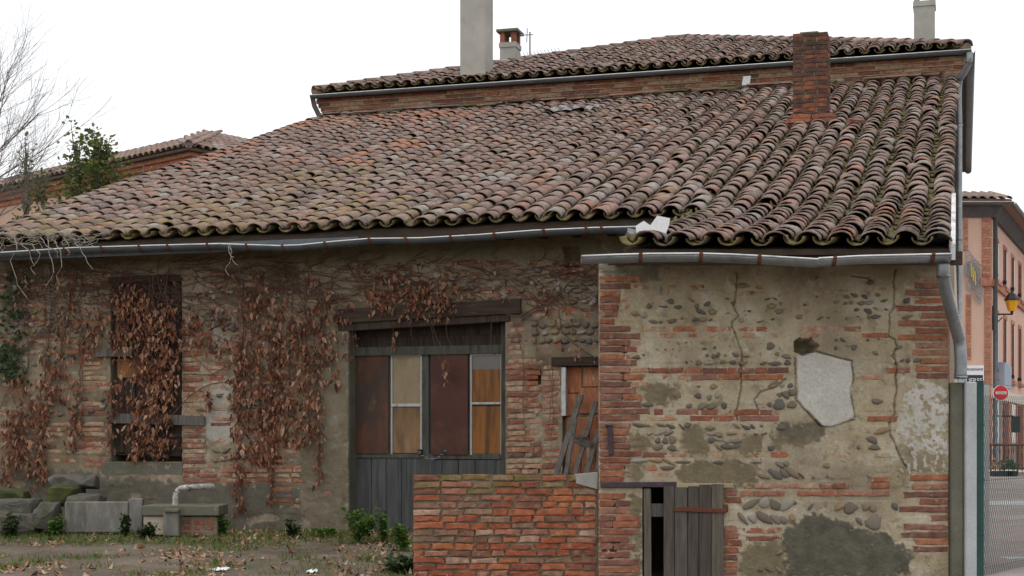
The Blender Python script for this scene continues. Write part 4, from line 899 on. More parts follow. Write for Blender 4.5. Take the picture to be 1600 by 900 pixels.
chim(781, 812, 44, 36., False); chim(1428, 1466, -22, 34., True)
ant = MB(); Y = 36.
ant.tube([wp(828, 120, Y), wp(828, 50, Y)], .022, n=6); ant.tube([wp(811, 89, Y), wp(878, 80, Y)], .012, n=4); ant.tube([wp(812, 55, Y), wp(833, 54, Y)], .012, n=4)
for i in range(12): x = 815 + i * 5.4; y_ = 89 - (x - 811) * .134; ant.tube([wp(x, y_, Y) + Vector((-.05, -.35, 0)), wp(x, y_, Y) + Vector((.05, .35, 0))], .006, n=4)
ant.tube([wp(824, 44, Y), wp(823, 66, Y)], .01, n=4); ant.tube([wp(828, 130, Y) + Vector((0, 0, -1.2)), wp(828, 110, Y)], .022, n=6)
tag(ant.build('aerial', 'grey_steel', None), 'thin television aerial on a mast beside the small capped chimney', 'aerial')

# brick chimney on the barn roof
def roof_hit(px, py, lift=0.):
    best = None
    for k in range(800):
        v = -4.5 + k * .02; u, z = hit(px, py, v); f = abs(z - zroof(u, v) - lift)
        if best is None or f < best[0]: best = (f, u, v, z)
    return best[1:]
_, v0, _ = roof_hit(1262, 188, .12); u0 = hit(1238, 190, v0)[0]; cw = (hit(1296, 190, v0)[0] - u0) * .95; zb = zroof(u0 + .3, v0); zt = hit(1262, 52, v0)[1]
m_ = MB().ubox(u0 + .012, u0 + cw - .012, v0 + .012, v0 + cw - .012, zb - .3, zt - .02); bch = m_.build('chimney', 'mortar_low', barn)
z = zb - .02; k = 0
while z < zt - .03:
    splits = [(0, .3 * cw), (.3 * cw, cw)] if k % 2 else [(0, .36 * cw), (.36 * cw, .7 * cw), (.7 * cw, cw)] if k % 3 else [(0, .62 * cw), (.62 * cw, cw)]
    for a, b in splits:
        brick(bch, Matrix.Translation(bw(u0 + (a + b) / 2, v0 - rng.uniform(0, .006), z + .03)) @ RZ, b - a - .01, .058, 'brick_dark')
        brick(bch, Matrix.Translation(bw(u0 + cw + rng.uniform(0, .006), v0 + (a + b) / 2, z + .03)) @ RZ @ Matrix.Rotation(math.pi / 2, 4, 'Z'), b - a - .01, .058, 'brick_dark')
    z += .068; k += 1
MB().ubox(u0 + .2 * cw, u0 + .72 * cw, v0 + .08, v0 + .45, zt - .03, zt + .045).build('chimney_cap', 'concrete_mossy', bch)
for (a, b, dz) in ((-.09, .28, .10), (.29, cw + .14, .085), (-.02, .30, .165), (.31, cw + .13, .155)):
    brick(bch, Matrix.Translation(bw(u0 + (a + b) / 2, v0 - .12, zb + dz)) @ RZ, b - a, .06, 'brick_red')
m_ = MB().ubox(u0 - .06, u0 + cw + .12, v0 - .1, v0 - .005, zb - .10, zb + .16); m_.build('chimney_base', 'brick_dark', bch)
o = bpy.data.objects.new('loose_brick', brick_mesh(.25, .06)[0]); COL.objects.link(o); u, v, _ = roof_hit(1341, 190, .16); place(o, Matrix.Translation(bw(u, v, zroof(u, v) + .16)) @ RZ @ Matrix.Rotation(.6, 4, 'Z') @ Matrix.Rotation(.35, 4, 'X'), bch)
# sheets on the roof
def sheet(name, c, u0, v0, w, l, m, parent, lab=None, wav=.02, lift=.16):
    V = []; Fc = []; n = 8
    for i in range(n + 1):
        for j in range(n + 1):
            u = u0 + w * i / n; v = v0 + l * j / n; V.append(bw(u + .2 * (v - v0), v, zroof(u, v) + lift + wav * math.sin(i * 2.1) + wav * math.cos(j * 1.3 + i)))
    for i in range(n):
        for j in range(n): Fc.append((i * (n + 1) + j, (i + 1) * (n + 1) + j, (i + 1) * (n + 1) + j + 1, i * (n + 1) + j + 1))
    V2 = [v - Vector((0, 0, .006)) for v in V]; N = len(V)
    Fc = Fc + [tuple(i + N for i in f[::-1]) for f in Fc]
    o = obj(name, V + V2, Fc, m, parent, True)
    return o
u, v = hit(885, 187, 9.6)[0], 9.6; sheet('glass_sheet', 0, u - .35, 9.2, .85, .55, 'pane_grey', barn)
# white liner folded over the roof step
def on_roof(px, py, lift):
    best = None
    for k in range(400):
        v = -4 + k * .02; u, z = hit(px, py, v); f = z - zroof(u, v) - lift
        if best is None or abs(f) < best[0]: best = (abs(f), u, v, z)
    return bw(*best[1:])
LP = [[(993, 353), (1006, 345), (1016, 352), (1027, 337), (1047, 341)], [(995, 364), (1006, 357), (1018, 362), (1030, 352), (1045, 352)], [(990, 376), (1001, 369), (1017, 373), (1030, 367), (1041, 363)]]
V = [on_roof(x, y, .25) for L in LP for (x, y) in L]; N_ = len(V)
Fc = [(r_ * 5 + i, r_ * 5 + i + 1, r_ * 5 + i + 6, r_ * 5 + i + 5) for r_ in range(2) for i in range(4)]
o = obj('gutter_liner', V + [v - Vector((0, -.004, .01)) for v in V], Fc + [tuple(i + N_ for i in f[::-1]) for f in Fc], 'white_sheet', annex); o['label'] = 'white folded sheet at the roof step'
m_ = MB(); c = bw(*((lambda h_: (h_[0], -.72, h_[1]))(hit(990, 370, -.72))))
for k in range(5):
    m_.hexa([c + Vector((rng.uniform(-.12, .0), rng.uniform(-.1, .1), rng.uniform(-.1, 0))) + Vector(p) for p in ((0, 0, 0), (.12, 0, 0), (.12, .1, 0), (0, .1, 0), (.02, 0, .12), (.12, 0, .1), (.12, .1, .14), (.0, .1, .1))])
m_.build('mortar_lump', 'concrete_pale', annex)

# ------------------------------------------------------------------ creeper on the barn
def leaf_shape(seed):
    r = random.Random(seed); w = r.uniform(.12, .38); c = r.uniform(-.5, .5); f = r.uniform(.1, .5)
    V = [(0, 0, 0), (-w * .8, -f * .6, -.35), (-w * .55, -f * .2 + c * .3, -.75), (0, c, -1), (w * .55, -f * .1 + c * .3, -.75), (w * .8, -f * .5, -.38), (0, .08, -.5)]
    return np.array(V), [(0, 1, 6), (1, 2, 6), (2, 3, 6), (3, 4, 6), (4, 5, 6), (5, 0, 6)]
LS = [leaf_shape(i) for i in range(14)]
LM = [mesh('leaf', V, Fc, 'leaf_dry') for V, Fc in LS]
creeper = thing('creeper', 'withered creeper with hanging brown leaves covering the barn front around the shuttered window', 'creeper', bw(-5, -.05, .4), -TH)
LV = []
def leaves(x0, y0, x1, y1, sp, n, big=1.):
    for _ in range(int(n * 2.5)):
        t_ = min(1, max(0, (rng.randrange(12) + .5) / 12 + rng.gauss(0, .028))) if rng.random() < .75 else rng.random(); x = lerp(x0, x1, t_) + rng.gauss(0, sp * .34) + sp * .5 * math.sin(t_ * 40 + x0); y = lerp(y0, y1, t_) + rng.gauss(0, 4); LV.append((x, y, rng.choice((.04, .06, .07, .08, .09, .115)) * rng.uniform(.8, 1.15) * big))
for a in ((35, 590, 28, 745, 14, 60), (72, 550, 62, 765, 16, 95), (110, 450, 88, 640, 20, 60), (122, 590, 112, 705, 12, 50), (12, 640, 12, 760, 14, 40), (60, 640, 50, 740, 18, 45),
          (190, 450, 186, 560, 18, 40), (200, 560, 205, 700, 16, 30), (205, 445, 200, 545, 26, 60), (215, 460, 235, 545, 30, 70), (236, 470, 222, 715, 20, 150), (252, 480, 250, 700, 26, 190), (268, 500, 262, 620, 18, 60), (176, 600, 170, 700, 9, 34), (245, 560, 238, 715, 22, 70), (212, 690, 214, 718, 8, 12),
          (300, 490, 312, 550, 26, 30), (372, 520, 372, 795, 12, 95), (402, 440, 398, 560, 30, 80), (392, 560, 408, 720, 40, 190), (432, 480, 425, 690, 26, 110), (452, 500, 448, 690, 34, 150), (480, 540, 482, 690, 24, 80), (500, 580, 497, 760, 8, 40), (425, 690, 425, 790, 6, 26), (515, 460, 515, 600, 18, 36), (490, 470, 500, 560, 22, 40),
          (588, 450, 598, 490, 20, 30), (625, 430, 640, 492, 34, 50), (665, 435, 678, 497, 34, 60), (700, 445, 704, 478, 20, 16), (325, 610, 325, 632, 6, 14), (540, 470, 545, 560, 8, 10), (610, 500, 612, 545, 4, 5), (690, 540, 692, 590, 4, 6),
          (20, 660, 20, 720, 20, 30), (150, 480, 140, 560, 20, 36), (345, 480, 340, 560, 20, 24), (860, 440, 900, 560, 30, 16)): leaves(*a)
for _ in range(330): LV.append((rng.uniform(20, 560), rng.uniform(420, 530), rng.uniform(.05, .09)))
for _ in range(110): LV.append((rng.uniform(560, 800), rng.uniform(405, 470), rng.uniform(.04, .08)))
LV.sort(key=lambda l: -l[2])
Vs, Fs, A, n = [], [], [], 0
I = np.array(wmat(creeper).inverted())
for i, (x, y, L) in enumerate(LV):
    v = -rng.uniform(.02, .13); u, z = hit(x, y, v); k = rng.randrange(14)
    if DOOR[0] < x < DOOR[2] and y > 505: v = .05
    M = Matrix.Translation(bw(u, v, z)) @ RZ @ Matrix.Rotation(rng.gauss(0, .9), 4, 'Z') @ Matrix.Rotation(rng.gauss(-.25, .3), 4, 'X') @ Matrix.Rotation(rng.gauss(0, .38), 4, 'Y') @ Matrix.Scale(L, 4)
    if i < 300:
        o = bpy.data.objects.new('leaf', LM[k]); COL.objects.link(o); place(o, M, creeper)
    else:
        V, Fc = LS[k]; Mn = I @ np.array(M); Vs.append(V @ Mn[:3, :3].T + Mn[:3, 3]); Fs += [tuple(j + n for j in f) for f in Fc]; A += [rng.random()] * len(V); n += len(V)
o = bpy.data.objects.new('leaf_mass', mesh('leaf_mass', np.concatenate(Vs), Fs, 'leaf_dry', False, {'rnd': A})); COL.objects.link(o); o.parent = creeper; o['kind'] = 'stuff'
sm = MB(); sr = MB()
def vine(P, r0, r1, wob=3., v=-.03, b=sm, n=None):
    pts = []; P2 = []
    for a, c in zip(P[:-1], P[1:]):
        k = max(2, int(math.hypot(c[0] - a[0], c[1] - a[1]) / 9))
        for i in range(k): P2.append((lerp(a[0], c[0], i / k), lerp(a[1], c[1], i / k)))
    P2.append(P[-1]); w1 = w2 = 0
    for (x, y) in P2:
        w1 = w1 * .7 + rng.gauss(0, wob * .5); w2 = w2 * .7 + rng.gauss(0, wob * .5)
        vv = v - abs(rng.gauss(0, .012)); u, z = hit(x + w1, y + w2, vv); pts.append(bw(u, vv, z))
    b.tube(pts, r0, r1, n=4)
for (x0, y0, x1, y1) in ((60, 760, 80, 420), (50, 755, 120, 430), (15, 620, 40, 560), (230, 720, 240, 430), (255, 700, 262, 420), (205, 700, 200, 440), (372, 800, 380, 430), (425, 790, 440, 430), (400, 720, 405, 420), (498, 760, 505, 440), (485, 700, 478, 430), (450, 700, 455, 420), (120, 700, 125, 430), (30, 740, 40, 440)):
    vine([(x0, y0), ((x0 + x1) / 2 + rng.uniform(-8, 8), (y0 + y1) / 2), (x1, y1)], .005, .009, 4); vine([(x0 + rng.uniform(-12, 12), y0 - 20), ((x0 + x1) / 2 + rng.uniform(-14, 14), (y0 + y1) / 2), (x1 + rng.uniform(-15, 15), y1 - 10)], .003, .006, 5)
for P in ([(0, 555), (40, 545), (80, 510), (120, 470)], [(0, 600), (30, 560), (55, 520), (110, 480)], [(0, 640), (18, 600), (15, 560), (40, 520)], [(525, 494), (570, 497), (620, 497), (660, 487), (720, 478), (760, 480), (800, 492)], [(815, 500), (850, 480), (885, 450), (910, 425), (935, 410)], [(815, 492), (860, 470), (905, 430)], [(260, 655), (300, 615), (330, 600), (400, 590)], [(286, 585), (330, 585), (380, 560)], [(930, 560), (905, 545), (880, 520), (870, 480)], [(170, 465), (190, 450), (205, 470), (215, 480)], [(700, 487), (780, 490), (840, 500), (860, 490)]):
    vine(P, .008, .005, 2)
for P in ([(615, 497), (613, 520), (616, 548)], [(668, 492), (676, 520), (688, 565), (692, 580)], [(672, 494), (684, 530), (700, 560)], [(770, 490), (768, 520), (768, 545)], [(552, 480), (552, 520), (555, 570)], [(700, 495), (698, 530), (705, 545)], [(640, 500), (642, 530)], [(800, 495), (820, 560), (815, 640), (818, 690)], [(855, 560), (860, 600), (858, 680)], [(862, 560), (866, 620), (862, 700)], [(838, 500), (836, 560)]):
    vine(P, .004, .002, 2, -.0 if P[0][0] < 790 else -.03)
for _ in range(800):
    x = rng.uniform(-10, 930); y = rng.uniform(402, 475) if rng.random() < .75 else rng.uniform(440, 560)
    if y > 480 and x > 520: continue
    a = rng.gauss(0, .6); L = rng.uniform(25, 90); P = [(x, y)]
    for k in range(3): a += rng.gauss(0, .35); P.append((P[-1][0] + L / 3 * math.cos(a), P[-1][1] + L / 3 * math.sin(a) * .7 + 2))
    P = [(min(p[0], 932), max(402 - p[0] * .02, p[1])) for p in P]
    if any(p[0] > 530 and p[1] > 505 for p in P): continue
    vine(P, .0042, .002, 2.5, -.02, sr if rng.random() < .6 else sm)
sm.build('stems', 'stem', creeper, kind='stuff'); sr.build('twigs', 'stem_red', creeper, kind='stuff')
# pale roots hanging over the gutter at the barn's left end, and dry weeds on the roof
tw = MB()
for (x, y0, L) in ((8, 372, 70), (22, 370, 95), (50, 380, 50), (75, 372, 85), (86, 376, 70), (118, 378, 40), (3, 390, 70), (36, 374, 40), (358, 384, 45), (360, 384, 30), (100, 372, 26), (64, 370, 30)):
    P = [(x, y0)]
    for k in range(5): P.append((P[-1][0] + rng.gauss(2, 6), P[-1][1] + L / 5))
    vine(P, .006, .003, 2, -.80, tw)
for _ in range(60):
    x = rng.uniform(-10, 150); P = [(x, rng.uniform(366, 386))]; a = rng.uniform(-2.6, -.2)
    for k in range(3): a += rng.gauss(0, .5); P.append((P[-1][0] + 12 * math.cos(a), P[-1][1] + 5 * math.sin(a)))
    vine(P, .004, .002, 2, -.72, tw)
o = tw.build('dry_roots', 'twig_pale', creeper, kind='stuff')
ivy = MB()
for _ in range(420):
    x, y = rng.gauss(20, 12), rng.uniform(420, 600)
    if rng.random() < .3: x = rng.gauss(10, 12); y = rng.uniform(540, 580)
    v = -rng.uniform(.02, .1); u, z = hit(x, y, v); c = bw(u, v, z); s_ = rng.uniform(.02, .04); a = Vector((rng.gauss(0, 1), -.4, rng.gauss(0, 1))).normalized() * s_; b_ = Vector((rng.gauss(0, 1), rng.gauss(0, .4), rng.gauss(0, 1))).normalized() * s_
    ivy.add([c - a, c + b_, c + a, c - b_], [(0, 1, 2, 3)])
tag(ivy.build('ivy', 'ivy_green', None, kind=None), 'dark green ivy climbing the far end of the barn wall', 'ivy')

# ------------------------------------------------------------------ leaning laths behind the low wall
lf = thing('lath_frame', 'broken grey lath frame leaning on the blocked orange doorway', 'wooden frame', bw(*(lambda h_: (h_[0], -.5, .45))(hit(890, 740, -.5))), -TH)
def lath(x0, y0, v0, x1, y1, v1, w, name='lath'):
    (ua, za), (ub, zb_) = hit(x0, y0, v0), hit(x1, y1, v1); a, b = bw(ua, v0, za), bw(ub, v1, zb_); d = (b - a).normalized(); s_ = bw(1, 0, 0) - bw(0, 0, 0); s_ = (s_ - d * s_.dot(d)).normalized(); t_ = d.cross(s_).normalized() * .012; s_ = s_ * w / 2
    MB().hexa([a - s_ - t_, a + s_ - t_, a + s_ + t_, a - s_ + t_, b - s_ - t_, b + s_ - t_, b + s_ + t_, b - s_ + t_]).build(name, 'wood_grey', lf)
# feet run down to the ground behind the low wall
lath(840, 832, -.75, 908, 617, -.06, .065); lath(868, 835, -.72, 899, 655, -.22, .05); lath(872, 830, -.70, 931, 627, -.08, .055); lath(892, 830, -.68, 935, 672, -.16, .06); lath(918, 828, -.6, 940, 690, -.2, .05)
lath(893, 681, -.30, 926, 694, -.28, .04, 'rung'); lath(895, 690, -.32, 922, 698, -.31, .03, 'rung'); lath(897, 681, -.3, 918, 681, -.3, .03, 'rung')

# ------------------------------------------------------------------ stones, trough, pipe at the foot of the barn
def rock(name, px0, py0, px1, py1, Y, depth, m, label, cat, group=None, rough_=.05):
    c = wp((px0 + px1) / 2, (py0 + py1) / 2, Y); w = (px1 - px0) / F * Y; hh = (py1 - py0) / F * Y
    bm = bmesh.new(); sd = rng.randrange(1000); rr = random.Random(sd)
    for _ in range(46):          # angular fieldstone: hull of points near the faces of a block
        p = Vector((rr.uniform(-1, 1), rr.uniform(-1, 1), rr.uniform(-1, 1))); k = max(abs(p.x), abs(p.y), abs(p.z)); p = p / k * .5; q_ = p.normalized() * .56
        bm.verts.new(p.lerp(q_, rr.uniform(.0, .3)))
    h_ = bmesh.ops.convex_hull(bm, input=bm.verts[:]); bmesh.ops.delete(bm, geom=[v for v in bm.verts if not v.link_faces], context='VERTS')
    bmesh.ops.bevel(bm, geom=bm.edges[:], offset=.02, segments=1, affect='EDGES'); bmesh.ops.triangulate(bm, faces=bm.faces[:]); bmesh.ops.subdivide_edges(bm, edges=bm.edges[:], cuts=1)
    bm.verts.index_update(); V = []
    for v in bm.verts:
        p = v.co; n2 = float(fbm(np.array([p.x * 6 - p.y + sd]), np.array([p.z * 6 + p.y * 3]), sd + 3, 3)[0]); V.append(c + Vector((p.x * w * 1.04, p.y * depth, p.z * hh * 1.08)) * 1 + Vector((0, -.02 * n2, .018 * n2)))
    Fc = [[v.index for v in f.verts] for f in bm.faces]; bm.free()
    o = obj(name, V, Fc, m, None, False); o['label'] = label; o['category'] = cat
    if group: o['group'] = group
    return o
ST = [(-20, 764, 44, 786, 19.0, 'moss', 'moss-topped stone lying highest on the far left heap'), (-20, 780, 62, 806, 18.8, 'stone_moss', 'long grey stone slab under the mossy one in the heap'), (-30, 800, 18, 835, 18.5, 'stone_moss', 'squat stone with bright moss cap at the heap foot'), (15, 803, 62, 832, 18.6, 'stone_moss', 'grey block carrying the long slab of the heap'), (58, 786, 92, 822, 18.6, 'stone_moss', 'upright mossy block between the heap and the concrete trough'), (78, 758, 128, 786, 19.0, 'moss', 'broad mossy boulder behind the concrete trough end'), (82, 742, 150, 760, 19.15, 'stone_moss', 'flat dark stone on top of the mossy boulder'), (108, 772, 160, 790, 18.9, 'stone_moss', 'low stone hidden behind the concrete trough')]
ST0 = ST
for s_ in ST0:
    rock('stone', s_[0], s_[1], s_[2], s_[3] + 4, s_[4], .5, s_[5], s_[6], 'stone', 'stones heaped by the barn wall', .3)
trough = thing('trough', 'grey concrete trough slab with stepped end at the foot of the barn', 'trough', wp(170, 825, 18.4))
def wbox(name, px0, py0, px1, py1, Y, d, m, par):
    a, b = wp(px0, py1, Y), wp(px1, py0, Y); o = MB().box(a.x, b.x, Y, Y + d, a.z, b.z).build(name, m, par)
    bv = o.modifiers.new('bevel', 'BEVEL'); bv.width = .012; bv.segments = 2; return o
wbox('front_slab', 101, 784, 200, 832, 18.4, .12, 'concrete_stained', trough); wbox('front_slab', 200.5, 779, 222, 832, 18.42, .12, 'concrete_stained', trough); wbox('end_slab', 101, 786, 106, 832, 18.53, .5, 'concrete', trough)
ledge = thing('ledge', 'low concrete ledge on rubble below the flaky white pipe', 'ledge', wp(280, 835, 18.2))
wbox('coping', 222, 790, 342, 806, 18.2, .6, 'concrete_mossy', ledge); wbox('base', 224, 807, 258, 836, 18.24, .5, 'render_cream', ledge); wbox('pillar', 255, 800, 279, 838, 18.14, .1, 'concrete_stained', ledge); wbox('base', 280, 807, 339, 838, 18.26, .5, 'mortar_low', ledge); wbox('block', 256, 795, 279, 801, 18.1, .12, 'concrete_mossy', ledge)
for i in range(8): 
    x = 283 + (i % 3) * 18; y = 816 + (i // 3) * 9; brick(ledge, Matrix.Translation(wp(x + 8, y, 18.252)), 16 / 131, .05, 'brick_red')
pp = smooth_path([wp(274, 795, 18.3), wp(274, 783, 18.3), wp(276, 770, 18.3), wp(284, 763, 18.3), wp(300, 761.5, 18.35), wp(332, 760, 18.6)], 5)
fp = MB().tube(pp, .036, n=12).build('pipe', 'pipe_flaky', None, True); tag(fp, 'bent pipe with flaking white lagging rising from the concrete ledge', 'pipe')
o = MB().tube([wp(293, 762, 18.33), wp(297, 761.7, 18.34)], .043, n=12).build('pipe_joint', 'rust', fp, True)

# ------------------------------------------------------------------ weeds, grass, leaf litter
def weed(px, py, Y, w, hh, n, m, label, lsz=.045):
    b = wp(px, py, Y); b.z = gh(b.x, b.y) - .01; t = thing('weed', label, 'weed', b); lv = MB(); stm = MB()
    ns = max(3, int(n / 40))
    for i in range(ns):
        a = rng.uniform(0, 6.28); r_ = rng.uniform(.2, 1) * w / 2; top = b + Vector((math.cos(a) * r_, math.sin(a) * r_ * .8, hh * rng.uniform(.5, 1))); mid = b.lerp(top, .5) + Vector((rng.gauss(0, .02), rng.gauss(0, .02), .04))
        stm.tube([b + Vector((rng.gauss(0, w * .12), rng.gauss(0, w * .1), 0)), mid, top], .004, .0015, n=4)
        for k in range(int(n * 2 / ns)):
            t_ = rng.uniform(.15, 1.05); c = b.lerp(top, t_) + Vector((rng.gauss(0, w * .09), rng.gauss(0, w * .09), rng.gauss(0, .02))); c.z = max(c.z, b.z + .015)
            d = Vector((rng.gauss(0, 1), rng.gauss(0, 1), rng.uniform(.0, .9))).normalized() * lsz * rng.uniform(.6, 1.3); s_ = d.cross(Vector((rng.gauss(0, .4), rng.gauss(0, .4), 1))).normalized() * d.length * .42
            lv.add([c, c + d * .5 + s_, c + d, c + d * .5 - s_], [(0, 1, 2, 3)])
    lv.build('leaves', m, t); stm.build('stems', m, t)
for a in ((563, 846, 17.2, .42, .42, 420, 'weed_green', 'bright green weed bush against the door planks'), (600, 846, 17.2, .2, .36, 160, 'weed_green', 'thin upright weed beside the bright weed bush'), (632, 850, 16.4, .28, .3, 200, 'weed_green', 'leafy weed tucked against the low wall end'), (456, 848, 17.9, .2, .24, 140, 'ivy_green', 'dark weed at the foot of the door jamb'),
          (196, 826, 18.1, .22, .28, 180, 'ivy_green', 'dark leafy weed in front of the trough step'), (228, 836, 17.9, .36, .18, 240, 'ivy_green', 'spreading dark weed before the ledge'), (18, 832, 18.0, .3, .25, 180, 'ivy_green', 'dark weed below the stone heap'), (84, 826, 18.3, .26, .26, 160, 'weed_green', 'fresh green weed between stone block and trough'), (345, 828, 18.4, .22, .26, 120, 'weed_green', 'pale green weed at the ledge end'),
          (625, 905, 14.6, .5, .16, 420, 'ivy_green', 'low dark weed patch at the low wall corner'), (160, 790, 18.95, .4, .22, 200, 'ivy_green', 'dark plant growing inside the trough'), (510, 850, 18.0, .45, .12, 160, 'weed_green', 'low weed tuft on the doorstep')): weed(*a)
gr = MB(); _g = np.arange(512); PN = vn((np.arange(0, 40, .1)[None, :] + np.zeros((400, 1))), (np.arange(0, 40, .1)[:, None] + np.zeros((1, 400))), 12).tolist()
pxn = lambda x, y, s: PN[int((y * s % 39.9) * 10)][int(((x + 20) * s % 39.9) * 10)]
cnt = 0
while cnt < 16000:
    x = rng.uniform(-7.6, .0); y = rng.uniform(13.2, 19.6); d = pxn(x, y, .9) * .6 + pxn(x, y, 2.7) * .5
    X = 800 + F * x / y
    dens = d - .50 + (.16 if 330 < X < 650 else 0) + (.12 if y > 17 else 0)
    cnt += .15
    if rng.random() > dens * 3: continue
    if y > 18.3 - x * .29: continue
    z = gh(x, y); hh = rng.uniform(.02, .075) * (1.2 if rng.random() < .15 else 1); a = rng.uniform(0, 6.28); w = rng.uniform(.003, .008); l = Vector((rng.gauss(0, .025), rng.gauss(0, .025), hh)); b = Vector((x, y, z - .004)); s_ = Vector((math.cos(a) * w, math.sin(a) * w, 0))
    gr.add([b - s_, b + s_, b + l * .6 + s_ * .7, b + l], [(0, 1, 2, 3)]); cnt += .75
go = gr.build('grass', 'grass', None, origin=(-3, 16, .3)); go['kind'] = 'stuff'; go['label'] = 'short patchy grass on the muddy yard'; go['category'] = 'grass'
lt = MB()
for i in range(9000):
    x = rng.uniform(-7.6, -.1); y = rng.uniform(13.0, 19.4)
    if y > 18.5 - x * .29: continue
    edge = max(0, 1 - abs((18.2 - x * .29) - y) / 1.1); dens = .05 + .75 * edge * pxn(x, y, 1.1) * 1.3 + max(0, pxn(x, y, 1.7) - .55) * 1.4 + (.25 if 800 + F * x / y > 520 else 0)
    if rng.random() > dens: continue
    V, Fc = LS[i % 14]; V = V * np.array([1.9, 1.3, 1]); s_ = rng.uniform(.035, .085); M = Matrix.Translation((x, y, gh(x, y) + .012)) @ Matrix.Rotation(rng.uniform(0, 6.28), 4, 'Z') @ Matrix.Rotation(R(90) + rng.gauss(0, .4), 4, 'X') @ Matrix.Rotation(rng.gauss(0, .4), 4, 'Y') @ Matrix.Scale(s_, 4)
    lt.add([M @ Vector(v) for v in V], Fc)
lo = lt.build('leaf_litter', 'leaf_litter', None, origin=(-3, 16, .3)); lo['kind'] = 'stuff'; lo['label'] = 'fallen brown leaves scattered over the yard'; lo['category'] = 'leaves'
for (px, py, w, lab) in ((345, 894, .14, 'crumpled white paper scrap lying on bare mud'), (488, 896, .10, 'white paper scrap among the fallen leaves')):
    Y = (EYE - .35) * F / (py - HZ); b = wp(px, py, Y); V = []; n = 5; 
    for i in range(n + 1):
        for j in range(n + 1): x = b.x + w * (i / n - .5); y = b.y + w * 1.3 * (j / n - .5); V.append((x, y, gh(x, y) + .012 + abs(rng.gauss(0, .012))))
    Fc = [(i * 6 + j, (i + 1) * 6 + j, (i + 1) * 6 + j + 1, i * 6 + j + 1) for i in range(n) for j in range(n)]
    V2 = [(v[0], v[1], v[2] - .004) for v in V]; Fc += [tuple(k + 36 for k in f[::-1]) for f in Fc]
    tag(obj('paper_scrap', V + V2, Fc, 'sign_white', None), lab, 'litter')

# ------------------------------------------------------------------ fence at the annex corner
MB_ = MB().box(ax(1483.5), ax(1503.5), AY - .05, AY + .3, .25, az(598)); o = MB_.build('concrete_pier', 'concrete_mossy', None); tag(o, 'dark mossy concrete pier at the annex corner under the downpipe', 'pier')
o.modifiers.new('bevel', 'BEVEL').width = .012
V = MB().box(ax(1504), ax(1522), AY - .09, AY + .02, .25, az(597)); o = V.build('concrete_post', 'concrete_pale', None); tag(o, 'pale square concrete fence post beside the dark pier', 'post'); o.modifiers.new('bevel', 'BEVEL').width = .01
fence = thing('mesh_fence', 'green chain-link fence with dark green post beside the street', 'fence', (ax(1529), AY - .05, .3))
MB().box(ax(1523), ax(1534), AY - .06, AY + .0, .25, az(595)).build('post', 'green_metal', fence)
for z in (.75, 1.25, 1.75): MB().box(ax(1522.5), ax(1534.5), AY - .064, AY + .004, z, z + .012).build('clip', 'green_metal', fence)
P0 = Vector((ax(1535), AY - .03, .34)); P1 = Vector((6.35, 16.6, .36)); dv = (P1 - P0); Ln = dv.length; dv.normalize(); HT = az(597) - .34
wire = MB(); cell = .055; n_ = int(Ln / cell); kz = int(HT / cell)
nrm = dv.cross(Vector((0, 0, 1)))
for i in range(n_):
    pts = [P0 + dv * (cell * (i + (.5 if k % 2 else -.02) * 1.04 + .02)) + Vector((0, 0, k * cell * .96)) + nrm * (.003 if k % 2 else -.003) for k in range(kz + 1)]
    wire.tube(pts, .0019, n=3, cap=False); pts2 = [P0 + dv * (cell * (i + (.5 if k % 2 else 1.02)) ) + Vector((0, 0, k * cell * .96)) - nrm * (.003 if k % 2 else -.003) for k in range(kz + 1)]
    wire.tube(pts2, .0019, n=3, cap=False)
w_ = wire.build('chain_link', 'green_wire', fence, kind='stuff')
for z in (.1, HT * .5, HT - .02): MB().tube([P0 + Vector((0, 0, z)), P1 + Vector((0, 0, z))], .0025, n=4).build('line_wire', 'green_wire', fence)
MB().box(P1.x - .03, P1.x + .03, P1.y - .03, P1.y + .03, .3, az(597)).build('post', 'green_metal', fence)
Yp = 15.2; a = wp(1531, 600, Yp); b = wp(1546, 600, Yp); o = MB().box(a.x, b.x, Yp, Yp + .1, .3, a.z).build('pale_post', 'concrete_pale', None); tag(o, 'pale slim concrete post standing just behind the chain-link mesh', 'post')

# ------------------------------------------------------------------ street: pink house, neighbours, lamp, signs
pk = thing('pink_house', 'pink rendered town house with brick quoins and tall narrow windows', 'house', (16, 52, .4))
PY = 51.2; s_ = F / PY
def pX(px): return (px - 800) / s_
def pZ(py): return EYE + (HZ - py) / s_
CX = pX(1548); fd = Vector((.405, .914, 0)).normalized(); fn = Vector((fd.y, -fd.x, 0))     # right facade direction and outward normal
FL = 12.5; CZ = pZ(328)
C0 = Vector((CX, PY, 0))
body = MB(); P = [Vector((CX - 9, PY, .3)), Vector((CX, PY, .3)), C0 + fd * FL + Vector((0, 0, .3)), C0 + fd * FL + Vector((-9, 0, .3))]
body.hexa(P + [Vector((p.x, p.y, CZ)) for p in P]); pw = body.build('wall', 'render_pink', pk)
def pf(name, x0, y0, x1, y1, o, m, par=pk, th=.05):      # plate on the left facade, proud by o
    return MB().box(pX(x0), pX(x1), PY - o, PY - o + th, pZ(y1), pZ(y0)).build(name, m, par)
def quoin(x0, x1, y0, y1, nm='quoin'):
    q_ = pf(nm, x0, y0, x1, y1, .02, 'joint_trim'); n = int((y1 - y0) / 4.2)
    a = MB()
    for i in range(n):
        yy = y0 + (y1 - y0) * i / n; a.box(pX(x0 + .2), pX(x1 - .2), PY - .045, PY - .018, pZ(yy + 3.5), pZ(yy))
    a.build('brick_courses', 'brick_trim', q_, kind='stuff')
quoin(1534, 1548, 331, 433); quoin(1538, 1548, 447, 745); quoin(1505, 1512, 337, 392); quoin(1509, 1517, 460, 562)
